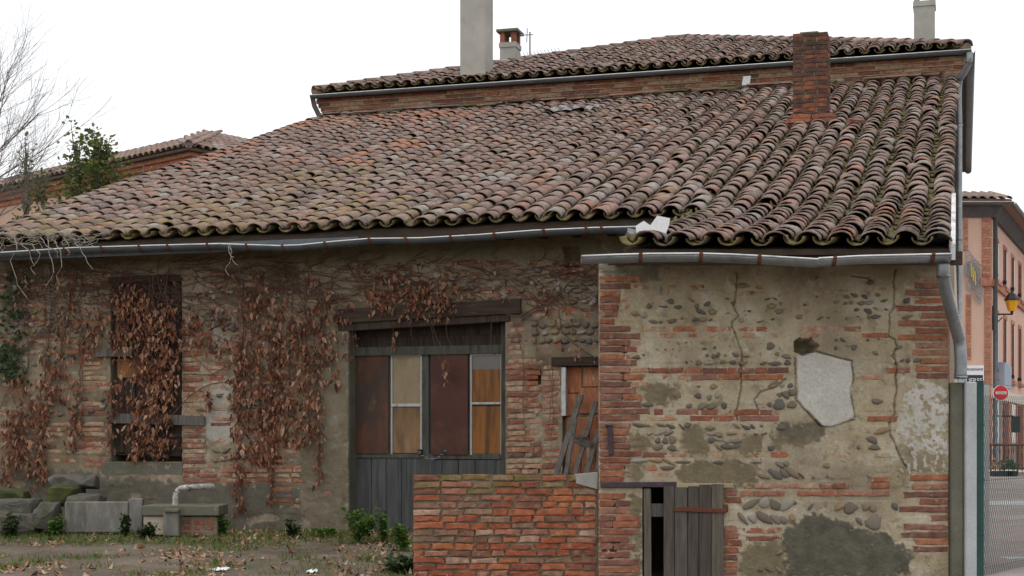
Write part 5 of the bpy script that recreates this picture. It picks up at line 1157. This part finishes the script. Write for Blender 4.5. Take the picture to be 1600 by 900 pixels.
pf('string_course', 1531, 434, 1549, 447, .12, 'brick_trim'); pf('base', 1500, 690, 1548, 760, .03, 'render_grey')
def fp_(t, o, z): return C0 + fd * t + fn * o + Vector((0, 0, z))
def fplate(name, t0, t1, z0, z1, o0, o1, m, par):
    return MB().hexa([fp_(t0, o1, z0), fp_(t1, o1, z0), fp_(t1, o0, z0), fp_(t0, o0, z0), fp_(t0, o1, z1), fp_(t1, o1, z1), fp_(t1, o0, z1), fp_(t0, o0, z1)]).build(name, m, par)
for i in range(4):
    t0 = 1.1 + i * 2.6
    for (z0, z1) in ((pZ(440) + .15, pZ(362)), (pZ(585), pZ(478))):
        w = fplate('window', t0, t0 + 1.15, z0, z1, -.02, .03, 'brick_trim', pk); fplate('pane', t0 + .18, t0 + .97, z0 + .12, z1 - .18, .03, .04, 'glass_dark', w); fplate('shutter', t0 + .16, t0 + .45, z0 + .1, z1 - .16, .041, .075, 'shutter_brown', w); fplate('sill', t0 - .05, t0 + 1.2, z0 - .12, z0, -.02, .14, 'brick_trim', w)
        fplate('shutter_stop', t0 - .2, t0 - .08, z0 + .1, z0 + .22, 0, .14, 'black_iron', w)
    fplate('ground_opening', t0 - .1, t0 + 1.3, .5, pZ(625), -.02, .04, 'shutter_brown' if i % 2 else 'glass_dark', pk)
    fplate('pilaster', t0 + 1.5, t0 + 2.0, .4, pZ(622), -.02, .06, 'brick_trim', pk)
fplate('string_course', 0, FL, pZ(447), pZ(436), -.02, .10, 'brick_trim', pk)
fplate('shop_fascia', 0.1, FL, pZ(622), pZ(606), -.02, .08, 'cream_trim', pk)
# roof of the pink house: overhanging boards, gutter and tiles
ov = .9; E = [Vector((CX - 9, PY - ov * .35, 0)), Vector((CX + .55, PY - ov * .35, 0)), C0 + fd * FL + fn * ov, C0 + fd * FL + Vector((-9, 0, 0))]
E = [Vector((CX - 9, PY - .4, 0)), C0 + Vector((.55, -.4, 0)), C0 + fd * FL + fn * .75, C0 + fd * FL + Vector((-9, 1, 0))]
apx = (E[0] + E[1] + E[2] + E[3]) / 4; zt = CZ + .3
rv = [e + Vector((0, 0, zt)) for e in E] + [apx + Vector((0, 0, zt + 1.2))] + [e + Vector((0, 0, zt - .18)) for e in E]
prf = obj('roof', rv, [(0, 1, 4), (1, 2, 4), (2, 3, 4), (3, 0, 4), (5, 6, 1, 0), (6, 7, 2, 1), (7, 8, 3, 2), (8, 5, 0, 3), (8, 7, 6, 5)], 'tile_far', pk)
m_ = MB(); m_.hexa([Vector((p.x, p.y, CZ - .25)) for p in (C0 + Vector((-9, -.1, 0)), C0 + Vector((.1, -.1, 0)), C0 + fd * FL + fn * .1, C0 + fd * FL)] + [Vector((p.x, p.y, CZ + .12)) for p in (C0 + Vector((-9, -.3, 0)), C0 + Vector((.3, -.3, 0)), C0 + fd * FL + fn * .4, C0 + fd * FL)]); m_.build('eave_boards', 'eave_wood', pk)
for i in range(12):
    o = bpy.data.objects.new('tile', TM[False, i % 5]); COL.objects.link(o); x = E[1].x - .1 - i * .29
    place(o, Matrix.Translation((x, PY - .47, zt - .02)) @ Matrix.Rotation(.25, 4, 'X') @ Matrix.Diagonal((1.15, 4, 1.3, 1)), prf)
gutter('gutter', [Vector((CX - 9, PY - .52, zt - .12)), Vector((CX + .6, PY - .52, zt - .12))], .08, 'zinc_dark', pk)
gutter('gutter', [E[1] + Vector((.05, -.05, zt - .12)), E[2] + fn * .05 + Vector((0, 0, zt - .12))], .08, 'zinc_dark', pk)
MB().tube([fp_(.25, .12, CZ), fp_(.25, .12, .5)], .075, n=10).build('downpipe', 'zinc_dark', pk, True)
# notice board on the pink wall
sg = pf('notice_board', 1498, 571, 1536.5, 600, .06, 'sign_white', None, .03); tag(sg, 'white notice board with dark lettering on the pink wall', 'sign')
def text(s, x, z, size, m, par, y, name='lettering'):
    c = bpy.data.curves.new('t', 'FONT'); c.body = s; c.size = size; c.extrude = .004; c.align_x = 'RIGHT'; o = bpy.data.objects.new('t', c); COL.objects.link(o)
    bpy.context.view_layer.update(); me = bpy.data.meshes.new_from_object(o); bpy.data.objects.remove(o); me.materials.clear(); me.materials.append(MC[m]); t_ = bpy.data.objects.new(name, me); COL.objects.link(t_)
    place(t_, Matrix.Translation((x, y, z)) @ Matrix.Rotation(R(90), 4, 'X'), par); return t_
text('financement', pX(1535.3), pZ(579), .155, 'ink', sg, PY - .066)
pf('panel', 1499, 586, 1535, 600, .065, 'ink', sg, .012); text('BILIERES', pX(1534), pZ(597.5), .2, 'sign_white', sg, PY - .072)
# wire festoon on the pink wall
fs = MB(); fy = PY - .12
q_ = [(1508, 388), (1532, 418), (1530, 476), (1507, 442)]
for a, b in zip(q_, q_[1:] + q_[:1]): fs.tube([Vector((pX(a[0]), fy, pZ(a[1]))), Vector((pX(b[0]), fy, pZ(b[1])))], .014, n=5)
for i in range(26):
    x, y = rng.uniform(1509, 1529), 0; y = 395 + (x - 1508) * 1.2 + rng.uniform(3, 48); r_ = rng.uniform(.06, .16)
    fs.tube([Vector((pX(x) + r_ * math.cos(k * .8) * (1 - k * .07), fy, pZ(y) + r_ * 1.4 * math.sin(k * .8))) for k in range(9)], .014, n=4)
fo = fs.build('light_festoon', 'grey_steel', None); tag(fo, 'wire street decoration with yellow motif hung on the pink wall', 'decoration')
ys2 = MB()
for x in (1515, 1518, 1521): ys2.tube([Vector((pX(x), fy - .02, pZ(412 + (x - 1515) * 2))), Vector((pX(x) + .03, fy - .02, pZ(434 + (x - 1515) * 2)))], .02, n=5)
ys2.build('yellow_motif', 'flag_yellow', fo)
# lantern on a bracket
lp = thing('wall_lantern', 'black street lantern with amber panes on an iron bracket', 'street lamp', fp_(.1, .1, pZ(491)))
LYY = 51.6
def lw(px, py): return wp(px, py, LYY)
b = MB(); b.tube([lw(1549, 491), lw(1582, 491)], .03, n=6); b.tube([lw(1549, 516), lw(1556, 506), lw(1566, 496)], .02, n=5); b.tube([lw(1551, 478), lw(1551, 516)], .035, n=6)
b.tube([lw(1553, 506) + Vector((.1 * math.cos(k * .8), 0, .12 * math.sin(k * .8))) for k in range(9)], .018, n=5); b.tube([lw(1581, 491), lw(1581, 486)], .05, n=6); b.build('bracket', 'black_iron', lp)
def frustum(cx, y0, y1, r0, r1, n, m, nm, par, rot=math.pi / 4):
    a = MB(); c0, c1 = lw(cx, y0), lw(cx, y1); k0, k1 = r0 / F * LYY, r1 / F * LYY
    V = [c0 + Vector((k0 * math.cos(rot + 2 * math.pi * i / n), k0 * math.sin(rot + 2 * math.pi * i / n), 0)) for i in range(n)] + [c1 + Vector((k1 * math.cos(rot + 2 * math.pi * i / n), k1 * math.sin(rot + 2 * math.pi * i / n), 0)) for i in range(n)]
    a.add(V, [(i, (i + 1) % n, n + (i + 1) % n, n + i) for i in range(n)] + [tuple(range(n))[::-1], tuple(range(n, 2 * n))]); return a.build(nm, m, par)
frustum(1581, 486, 469.5, 6, 10.5, 6, 'amber_glass', 'lamp_glass', lp); frustum(1581, 469.5, 467.5, 12, 12, 6, 'black_iron', 'lamp_rim', lp); frustum(1581, 467.5, 459, 11, 5.5, 6, 'black_iron', 'lamp_hood', lp); frustum(1581, 459, 455, 2.4, 1.4, 6, 'black_iron', 'finial', lp)
# blue-grey meter cabinet and hanging shop sign
o = MB().hexa([fp_(1.4, .3, pZ(603)), fp_(3.6, .3, pZ(603)), fp_(3.6, .06, pZ(603)), fp_(1.4, .06, pZ(603)), fp_(1.4, .3, pZ(563)), fp_(3.6, .3, pZ(566)), fp_(3.6, .06, pZ(566)), fp_(1.4, .06, pZ(563))]).build('shop_sign_box', 'box_blue', None); tag(o, 'pale blue-grey box sign fixed to the pink house facade', 'sign')
o = MB().box(pX(1568), pX(1580), PY - .9, PY - .84, pZ(676), pZ(651)).build('hanging_sign', 'black_iron', None); tag(o, 'dark square shop sign hanging before the pink house', 'sign')
MB().tube([Vector((pX(1570), PY - .87, pZ(651))), Vector((pX(1570), PY + 1.2, pZ(649)))], .03, n=5).build('sign_arm', 'black_iron', o)
# neighbour houses
nb = thing('grey_house', 'grey rendered house beyond the pink one with overhanging eaves', 'house', C0 + fd * 16 + Vector((0, 0, .4)))
A0 = C0 + fd * (FL + .05) + fn * .3; P = [A0, A0 + fd * 12, A0 + fd * 12 + Vector((-8, 3, 0)), A0 + Vector((-8, 3, 0))]; zn = wp(1582, 372, A0.y).z
MB().hexa([Vector((p.x, p.y, .3)) for p in P] + [Vector((p.x, p.y, zn)) for p in P]).build('wall', 'render_grey', nb)
P2 = [A0 + fn * .9 - fd * .3, A0 + fd * 12 + fn * .9, A0 + fd * 12 + Vector((-8, 3, 0)), A0 + Vector((-8, 3, 0)) - fd * .3]
MB().hexa([Vector((p.x, p.y, zn)) for p in P2] + [Vector((p.x, p.y, zn + .18 + (.9 if i > 1 else 0))) for i, p in enumerate(P2)]).build('roof', 'eave_wood', nb)
MB().tube([A0 + fd * .2 + fn * .1 + Vector((0, 0, zn)), A0 + fd * .2 + fn * .1 + Vector((0, 0, .5))], .07, n=8).build('downpipe', 'zinc_dark', nb)
for i in range(4):
    t0 = 1.2 + i * 2.6; Q = lambda t, o, z: A0 + fd * t + fn * o + Vector((0, 0, z))
    for (z0, z1) in ((zn - 3.2, zn - 1.0), (zn - 6.6, zn - 4.3)):
        w = MB().hexa([Q(t0, .04, z0), Q(t0 + 1.1, .04, z0), Q(t0 + 1.1, -.02, z0), Q(t0, -.02, z0), Q(t0, .04, z1), Q(t0 + 1.1, .04, z1), Q(t0 + 1.1, -.02, z1), Q(t0, -.02, z1)]).build('window', 'cream_trim', nb)
        MB().hexa([Q(t0 + .15, .06, z0 + .15), Q(t0 + .95, .06, z0 + .15), Q(t0 + .95, .03, z0 + .15), Q(t0 + .15, .03, z0 + .15), Q(t0 + .15, .06, z1 - .15), Q(t0 + .95, .06, z1 - .15), Q(t0 + .95, .03, z1 - .15), Q(t0 + .15, .03, z1 - .15)]).build('pane', 'glass_dark', w)
    MB().hexa([Q(t0, .05, .5), Q(t0 + 1.4, .05, .5), Q(t0 + 1.4, -.02, .5), Q(t0, -.02, .5), Q(t0, .05, 3.2), Q(t0 + 1.4, .05, 3.2), Q(t0 + 1.4, -.02, 3.2), Q(t0, -.02, 3.2)]).build('shop_front', 'green_metal', nb)
# no-entry sign
NY = 46.; ne = thing('no_entry_sign', 'round red no-entry sign on a grey steel pole', 'road sign', Vector((wp(1564, 740, NY).x, NY, gh(16, NY))))
c = wp(1563, 614, NY); k = F / NY
def disc(r, y, m, nm, th=.01):
    V = []; n = 32
    for yy in (y, y + th): V += [Vector((c.x + r * math.cos(2 * math.pi * i / n), yy, c.z + r * math.sin(2 * math.pi * i / n))) for i in range(n)]
    return obj(nm, V, [tuple(range(n))[::-1], tuple(range(n, 2 * n))] + [(i, n + i, n + (i + 1) % n, (i + 1) % n) for i in range(n)][::1], m, ne)
disc(.235, NY - .05, 'sign_white', 'sign_rim'); disc(.218, NY - .056, 'sign_red', 'sign_face', .006); MB().box(c.x - .165, c.x + .165, NY - .062, NY - .056, c.z - .04, c.z + .04).build('white_bar', 'sign_white', ne)
t_ = text('COGNA', c.x + .15, c.z - .032, .093, 'ink', ne, NY - .064)
MB().tube([Vector((c.x, NY, c.z + .2)), Vector((c.x, NY, gh(16, NY) - .05))], .04, n=8).build('pole', 'grey_steel', ne)
# railing
rl = thing('street_railing', 'dark red iron railing along the far pavement', 'railing', wp(1575, 742, 44.))
RY = 44.; rb = lambda x, y: wp(x, y, RY)
for y in (695, 732): MB().tube([rb(1547, y), rb(1640, y)], .035, n=6).build('rail', 'rust', rl)
for i in range(14): MB().tube([rb(1548 + i * 7, 694), rb(1548 + i * 7, 742)], .028 if i % 3 == 0 else .014, n=5).build('baluster', 'rust', rl)
kb = MB().box(rb(1547, 0).x, rb(1700, 0).x, RY + .3, RY + 6, .35, rb(0, 738).z).build('pavement', 'render_grey', None); kb['kind'] = 'structure'
PL = ['dark planter with dry flowers at the railing end by the pink house corner', 'dark planter with green plant beside the no-entry pole', 'dark planter with green plant on the pole\'s far side']
for i, x in enumerate((1551, 1566, 1573)):
    p = rb(x, 742); f_ = MB(); f_.box(p.x - .14, p.x + .14, RY - .5, RY - .2, p.z - .12, p.z + .12); o = f_.build('planter', 'black_iron', None); tag(o, PL[i], 'planter', 'planters along the railing')
    l_ = MB()
    for k in range(60): q0 = Vector((p.x + rng.gauss(0, .12), RY - .35 + rng.gauss(0, .08), p.z + .14 + abs(rng.gauss(0, .12)))); l_.add([q0, q0 + Vector((.05, 0, .02)), q0 + Vector((.04, .02, .07)), q0 + Vector((-.02, 0, .05))], [(0, 1, 2, 3)])
    l_.build('plant', 'ivy_green' if i else 'leaf_litter', o)['kind'] = 'stuff'
# concrete shop wall low behind fence: kerb stripes on the street
for (y0, y1) in ((796, 803), (872, 880)):
    Ya, Yb = (EYE - .37) * F / (y1 - HZ), (EYE - .37) * F / (y0 - HZ); k_ = MB().box(6.2 if Ya > 18 else 5.0, 16, Ya, Yb, .36, float(gz(np.array([9.]), np.array([Ya]))[0]) + .034).build('paving_strip', 'concrete_pale', None); k_['kind'] = 'structure'

# ------------------------------------------------------------------ house far left, tree, laurel
hs = thing('distant_house', 'distant pink house with mossy tiled roof and brick cornice beyond the laurel', 'house', (-9.6, 43.3, .4))
HD = 43.2; cz = wp(0, 236, HD).z
c0 = Vector((wp(300, 0, HD).x, HD, 0)); ea = Vector((-8.2, 7.5, 0)).normalized(); eb = Vector((.62, .78, 0)).normalized(); LL = 16.
P = [c0, c0 + eb * 9, c0 + eb * 9 + ea * LL, c0 + ea * LL]
MB().hexa([Vector((p.x, p.y, .3)) for p in (P[0], P[1], P[2], P[3])] + [Vector((p.x, p.y, cz - .5)) for p in (P[0], P[1], P[2], P[3])]).build('wall', 'render_pink', hs)
for i, o_ in enumerate((.08, .18, .30)):
    q_ = [c0 - ea * o_ - eb * o_, c0 + eb * 9 - ea * o_, c0 + eb * 9 + ea * LL, c0 + ea * LL - eb * o_]
    MB().hexa([Vector((p.x, p.y, cz - .5 + i * .15)) for p in q_] + [Vector((p.x, p.y, cz - .36 + i * .15)) for p in q_]).build('cornice', 'brick_trim', hs)
q_ = [c0 - ea * .5 - eb * .5, c0 + eb * 9.5 - ea * .5, c0 + eb * 9.5 + ea * LL, c0 + ea * LL - eb * .5]; hr = 3.4
rg = [c0 + ea * 3.4 + eb * 3.4, c0 + ea * LL + eb * 3.4]
V = [Vector((p.x, p.y, cz - .03)) for p in q_] + [Vector((p.x, p.y, cz + 1.42)) for p in rg] + [Vector((p.x, p.y, cz - .1)) for p in q_]
hroof = obj('roof', V, [(0, 4, 5, 3), (0, 1, 4), (1, 2, 5, 4), (2, 3, 5), (9, 8, 7, 6), (6, 7, 1, 0), (9, 6, 0, 3)], 'roof_deck', hs)
W_ = []; rd = []
Mz = math.atan2(ea.y, ea.x)
tl = MB()
sl_ = 1.45 / 3.9
for i in range(int(LL / .28)):
    t0 = -.4 + i * .28; mx = min(3.9, (t0 + .5)) 
    k = 0
    while k * .4 < mx:
        b_ = c0 + ea * t0 + eb * (-.5 + k * .4) + Vector((0, 0, cz - .03 + (k * .4) * sl_ + .04)); Vt, Ft = TS[False][i % 5]
        M = np.array(Matrix((( -ea.x, eb.x, 0, b_.x), (-ea.y, eb.y, 0, b_.y), (0, sl_, 1, b_.z), (0, 0, 0, 1)))); 
        tl.add([Vector(v) for v in (Vt * np.array([1.15, 1, 1.2])) @ M[:3, :3].T + M[:3, 3]], Ft); k += 1
for i in range(int(9.5 / .28)):
    t0 = -.4 + i * .28; mx = min(3.9, t0 + .5, 9.5 - t0 - .3 if t0 > 4 else 9); k = 0
    while k * .4 < mx:
        b_ = c0 + eb * t0 + ea * (-.5 + k * .4) + Vector((0, 0, cz - .03 + (k * .4) * sl_ + .04)); Vt, Ft = TS[False][i % 5]
        M = np.array(Matrix(((eb.x, ea.x, 0, b_.x), (eb.y, ea.y, 0, b_.y), (0, sl_, 1, b_.z), (0, 0, 0, 1))))
        tl.add([Vector(v) for v in (Vt * np.array([1.15, 1, 1.2])) @ M[:3, :3].T + M[:3, 3]], Ft); k += 1
tl.build('tile_field', 'tile_far', hroof, True, 'stuff')
for i in range(30):
    t_ = i / 30; 
    for a_, b_ in ((q_[0] + Vector((0, 0, cz + .06)), rg[0] + Vector((0, 0, cz + 1.44))), ):
        if i < 13: MB().tube([a_.lerp(b_, i / 13), a_.lerp(b_, (i + 1.05) / 13)], .12, .10, n=8).build('hip_tile', 'tile_far', hroof, True)
    MB().tube([rg[0].lerp(rg[1], t_) + Vector((0, 0, cz + 1.44)), rg[0].lerp(rg[1], t_ + .036) + Vector((0, 0, cz + 1.44))], .15, .12, n=8).build('ridge_tile', 'tile_far', hroof, True)
t0 = 4.5; w = MB().hexa([c0 + ea * t0 - eb * .03 + Vector((0, 0, cz - 2.6)), c0 + ea * (t0 + 1.2) - eb * .03 + Vector((0, 0, cz - 2.6)), c0 + ea * (t0 + 1.2) + eb * .05 + Vector((0, 0, cz - 2.6)), c0 + ea * t0 + eb * .05 + Vector((0, 0, cz - 2.6)), c0 + ea * t0 - eb * .03 + Vector((0, 0, cz - .9)), c0 + ea * (t0 + 1.2) - eb * .03 + Vector((0, 0, cz - .9)), c0 + ea * (t0 + 1.2) + eb * .05 + Vector((0, 0, cz - .9)), c0 + ea * t0 + eb * .05 + Vector((0, 0, cz - .9))]).build('window', 'box_blue', hs)
# bare tree
tree = thing('bare_tree', 'leafless tree with fine upright twigs against the white sky', 'tree', Vector((-9.6, 25.5, .4)))
tb = MB(); tt = MB()
def branch(p, d, L, r_, lev):
    n = 5; pts = [p]
    for i in range(n): d = (d + Vector((rng.gauss(0, .09), rng.gauss(0, .09), rng.gauss(.05, .06)))).normalized(); pts.append(pts[-1] + d * L / n)
    (tb if lev < 2 else tt).tube(pts, r_, r_ * .45, n=6 if lev < 2 else 3, cap=False)
    if lev >= 3: return
    for k in range((6, 6, 5, 3)[lev]):
        t_ = rng.uniform(.3, 1.); i = min(n - 1, int(t_ * n)); a = pts[i].lerp(pts[i + 1], t_ * n - i) if i < n else pts[-1]
        nd = (d + Vector((rng.gauss(.15, .6), rng.gauss(0, .5), rng.gauss(.1, .35)))).normalized(); branch(a, nd, L * rng.uniform(.5, .8), r_ * .45, lev + 1)
base = Vector((-9.6, 25.5, .3)); tb.tube([base, base + Vector((.05, 0, 2.5)), base + Vector((.2, 0, 4.6))], .16, .11, n=8)
for k in range(6): branch(base + Vector((.15, 0, 3.4 + k * .24)), Vector((rng.uniform(-.25, .75), rng.uniform(-.3, .3), 1)).normalized(), rng.uniform(1.9, 2.6), .026, 0)
tb.build('trunk', 'bark', tree, True); tt.build('crown', 'bark', tree, kind='stuff')
# laurel
def laurel(px, top, Y, w, n, label, m='leaf_green'):
    b = wp(px, 690, Y); b.z = .4; t = thing('laurel', label, 'shrub', b); lv = MB(); tk = MB(); zt = EYE + (HZ - top) / F * Y
    tk.tube([b, b + Vector((.1, 0, (zt - .4) * .5)), Vector((b.x, b.y, zt - .3))], .07, .015, n=6)
    for s_ in range(44):
        zz = rng.uniform(zt - 2.6, zt - .15); f = min(1, (zt - zz) / 1.4 + .16); a = rng.uniform(0, 6.28); p0 = Vector((b.x, b.y, zz - .4)); p1 = Vector((b.x + math.cos(a) * w * f * rng.uniform(.4, 1), b.y + math.sin(a) * w * f * .8, zz + rng.uniform(0, .25)))
        tk.tube([p0, p0.lerp(p1, .5), p1], .016, .005, n=4)
        for k in range(int(n * 1.15 / 44)):
            tt_ = rng.uniform(.3, 1.08); c = p0.lerp(p1, tt_) + Vector((rng.gauss(0, .075), rng.gauss(0, .075), rng.gauss(0, .085))); d = Vector((rng.gauss(0, 1), rng.gauss(0, 1), rng.uniform(-.1, 1))).normalized() * rng.uniform(.06, .11); s2 = d.cross(Vector((rng.gauss(0, .5), rng.gauss(0, .5), 1))).normalized() * d.length * .38
            lv.add([c, c + d * .5 + s2, c + d, c + d * .5 - s2], [(0, 1, 2, 3)])
    tk.build('trunk', 'bark', t); lv.build('crown', m, t)
laurel(150, 196, 26.5, .62, 2300, 'tall glossy green laurel rising behind the barn roof verge'); laurel(118, 194, 27., .34, 900, 'slender laurel shoot next to the tall laurel'); laurel(68, 268, 26., .72, 1500, 'yellowish low laurel clump at the bare tree foot'); laurel(222, 258, 26.5, .26, 420, 'small laurel tip peeking over the roof verge'); laurel(40, 205, 27.5, .22, 260, 'thin laurel shoot among the bare twigs')
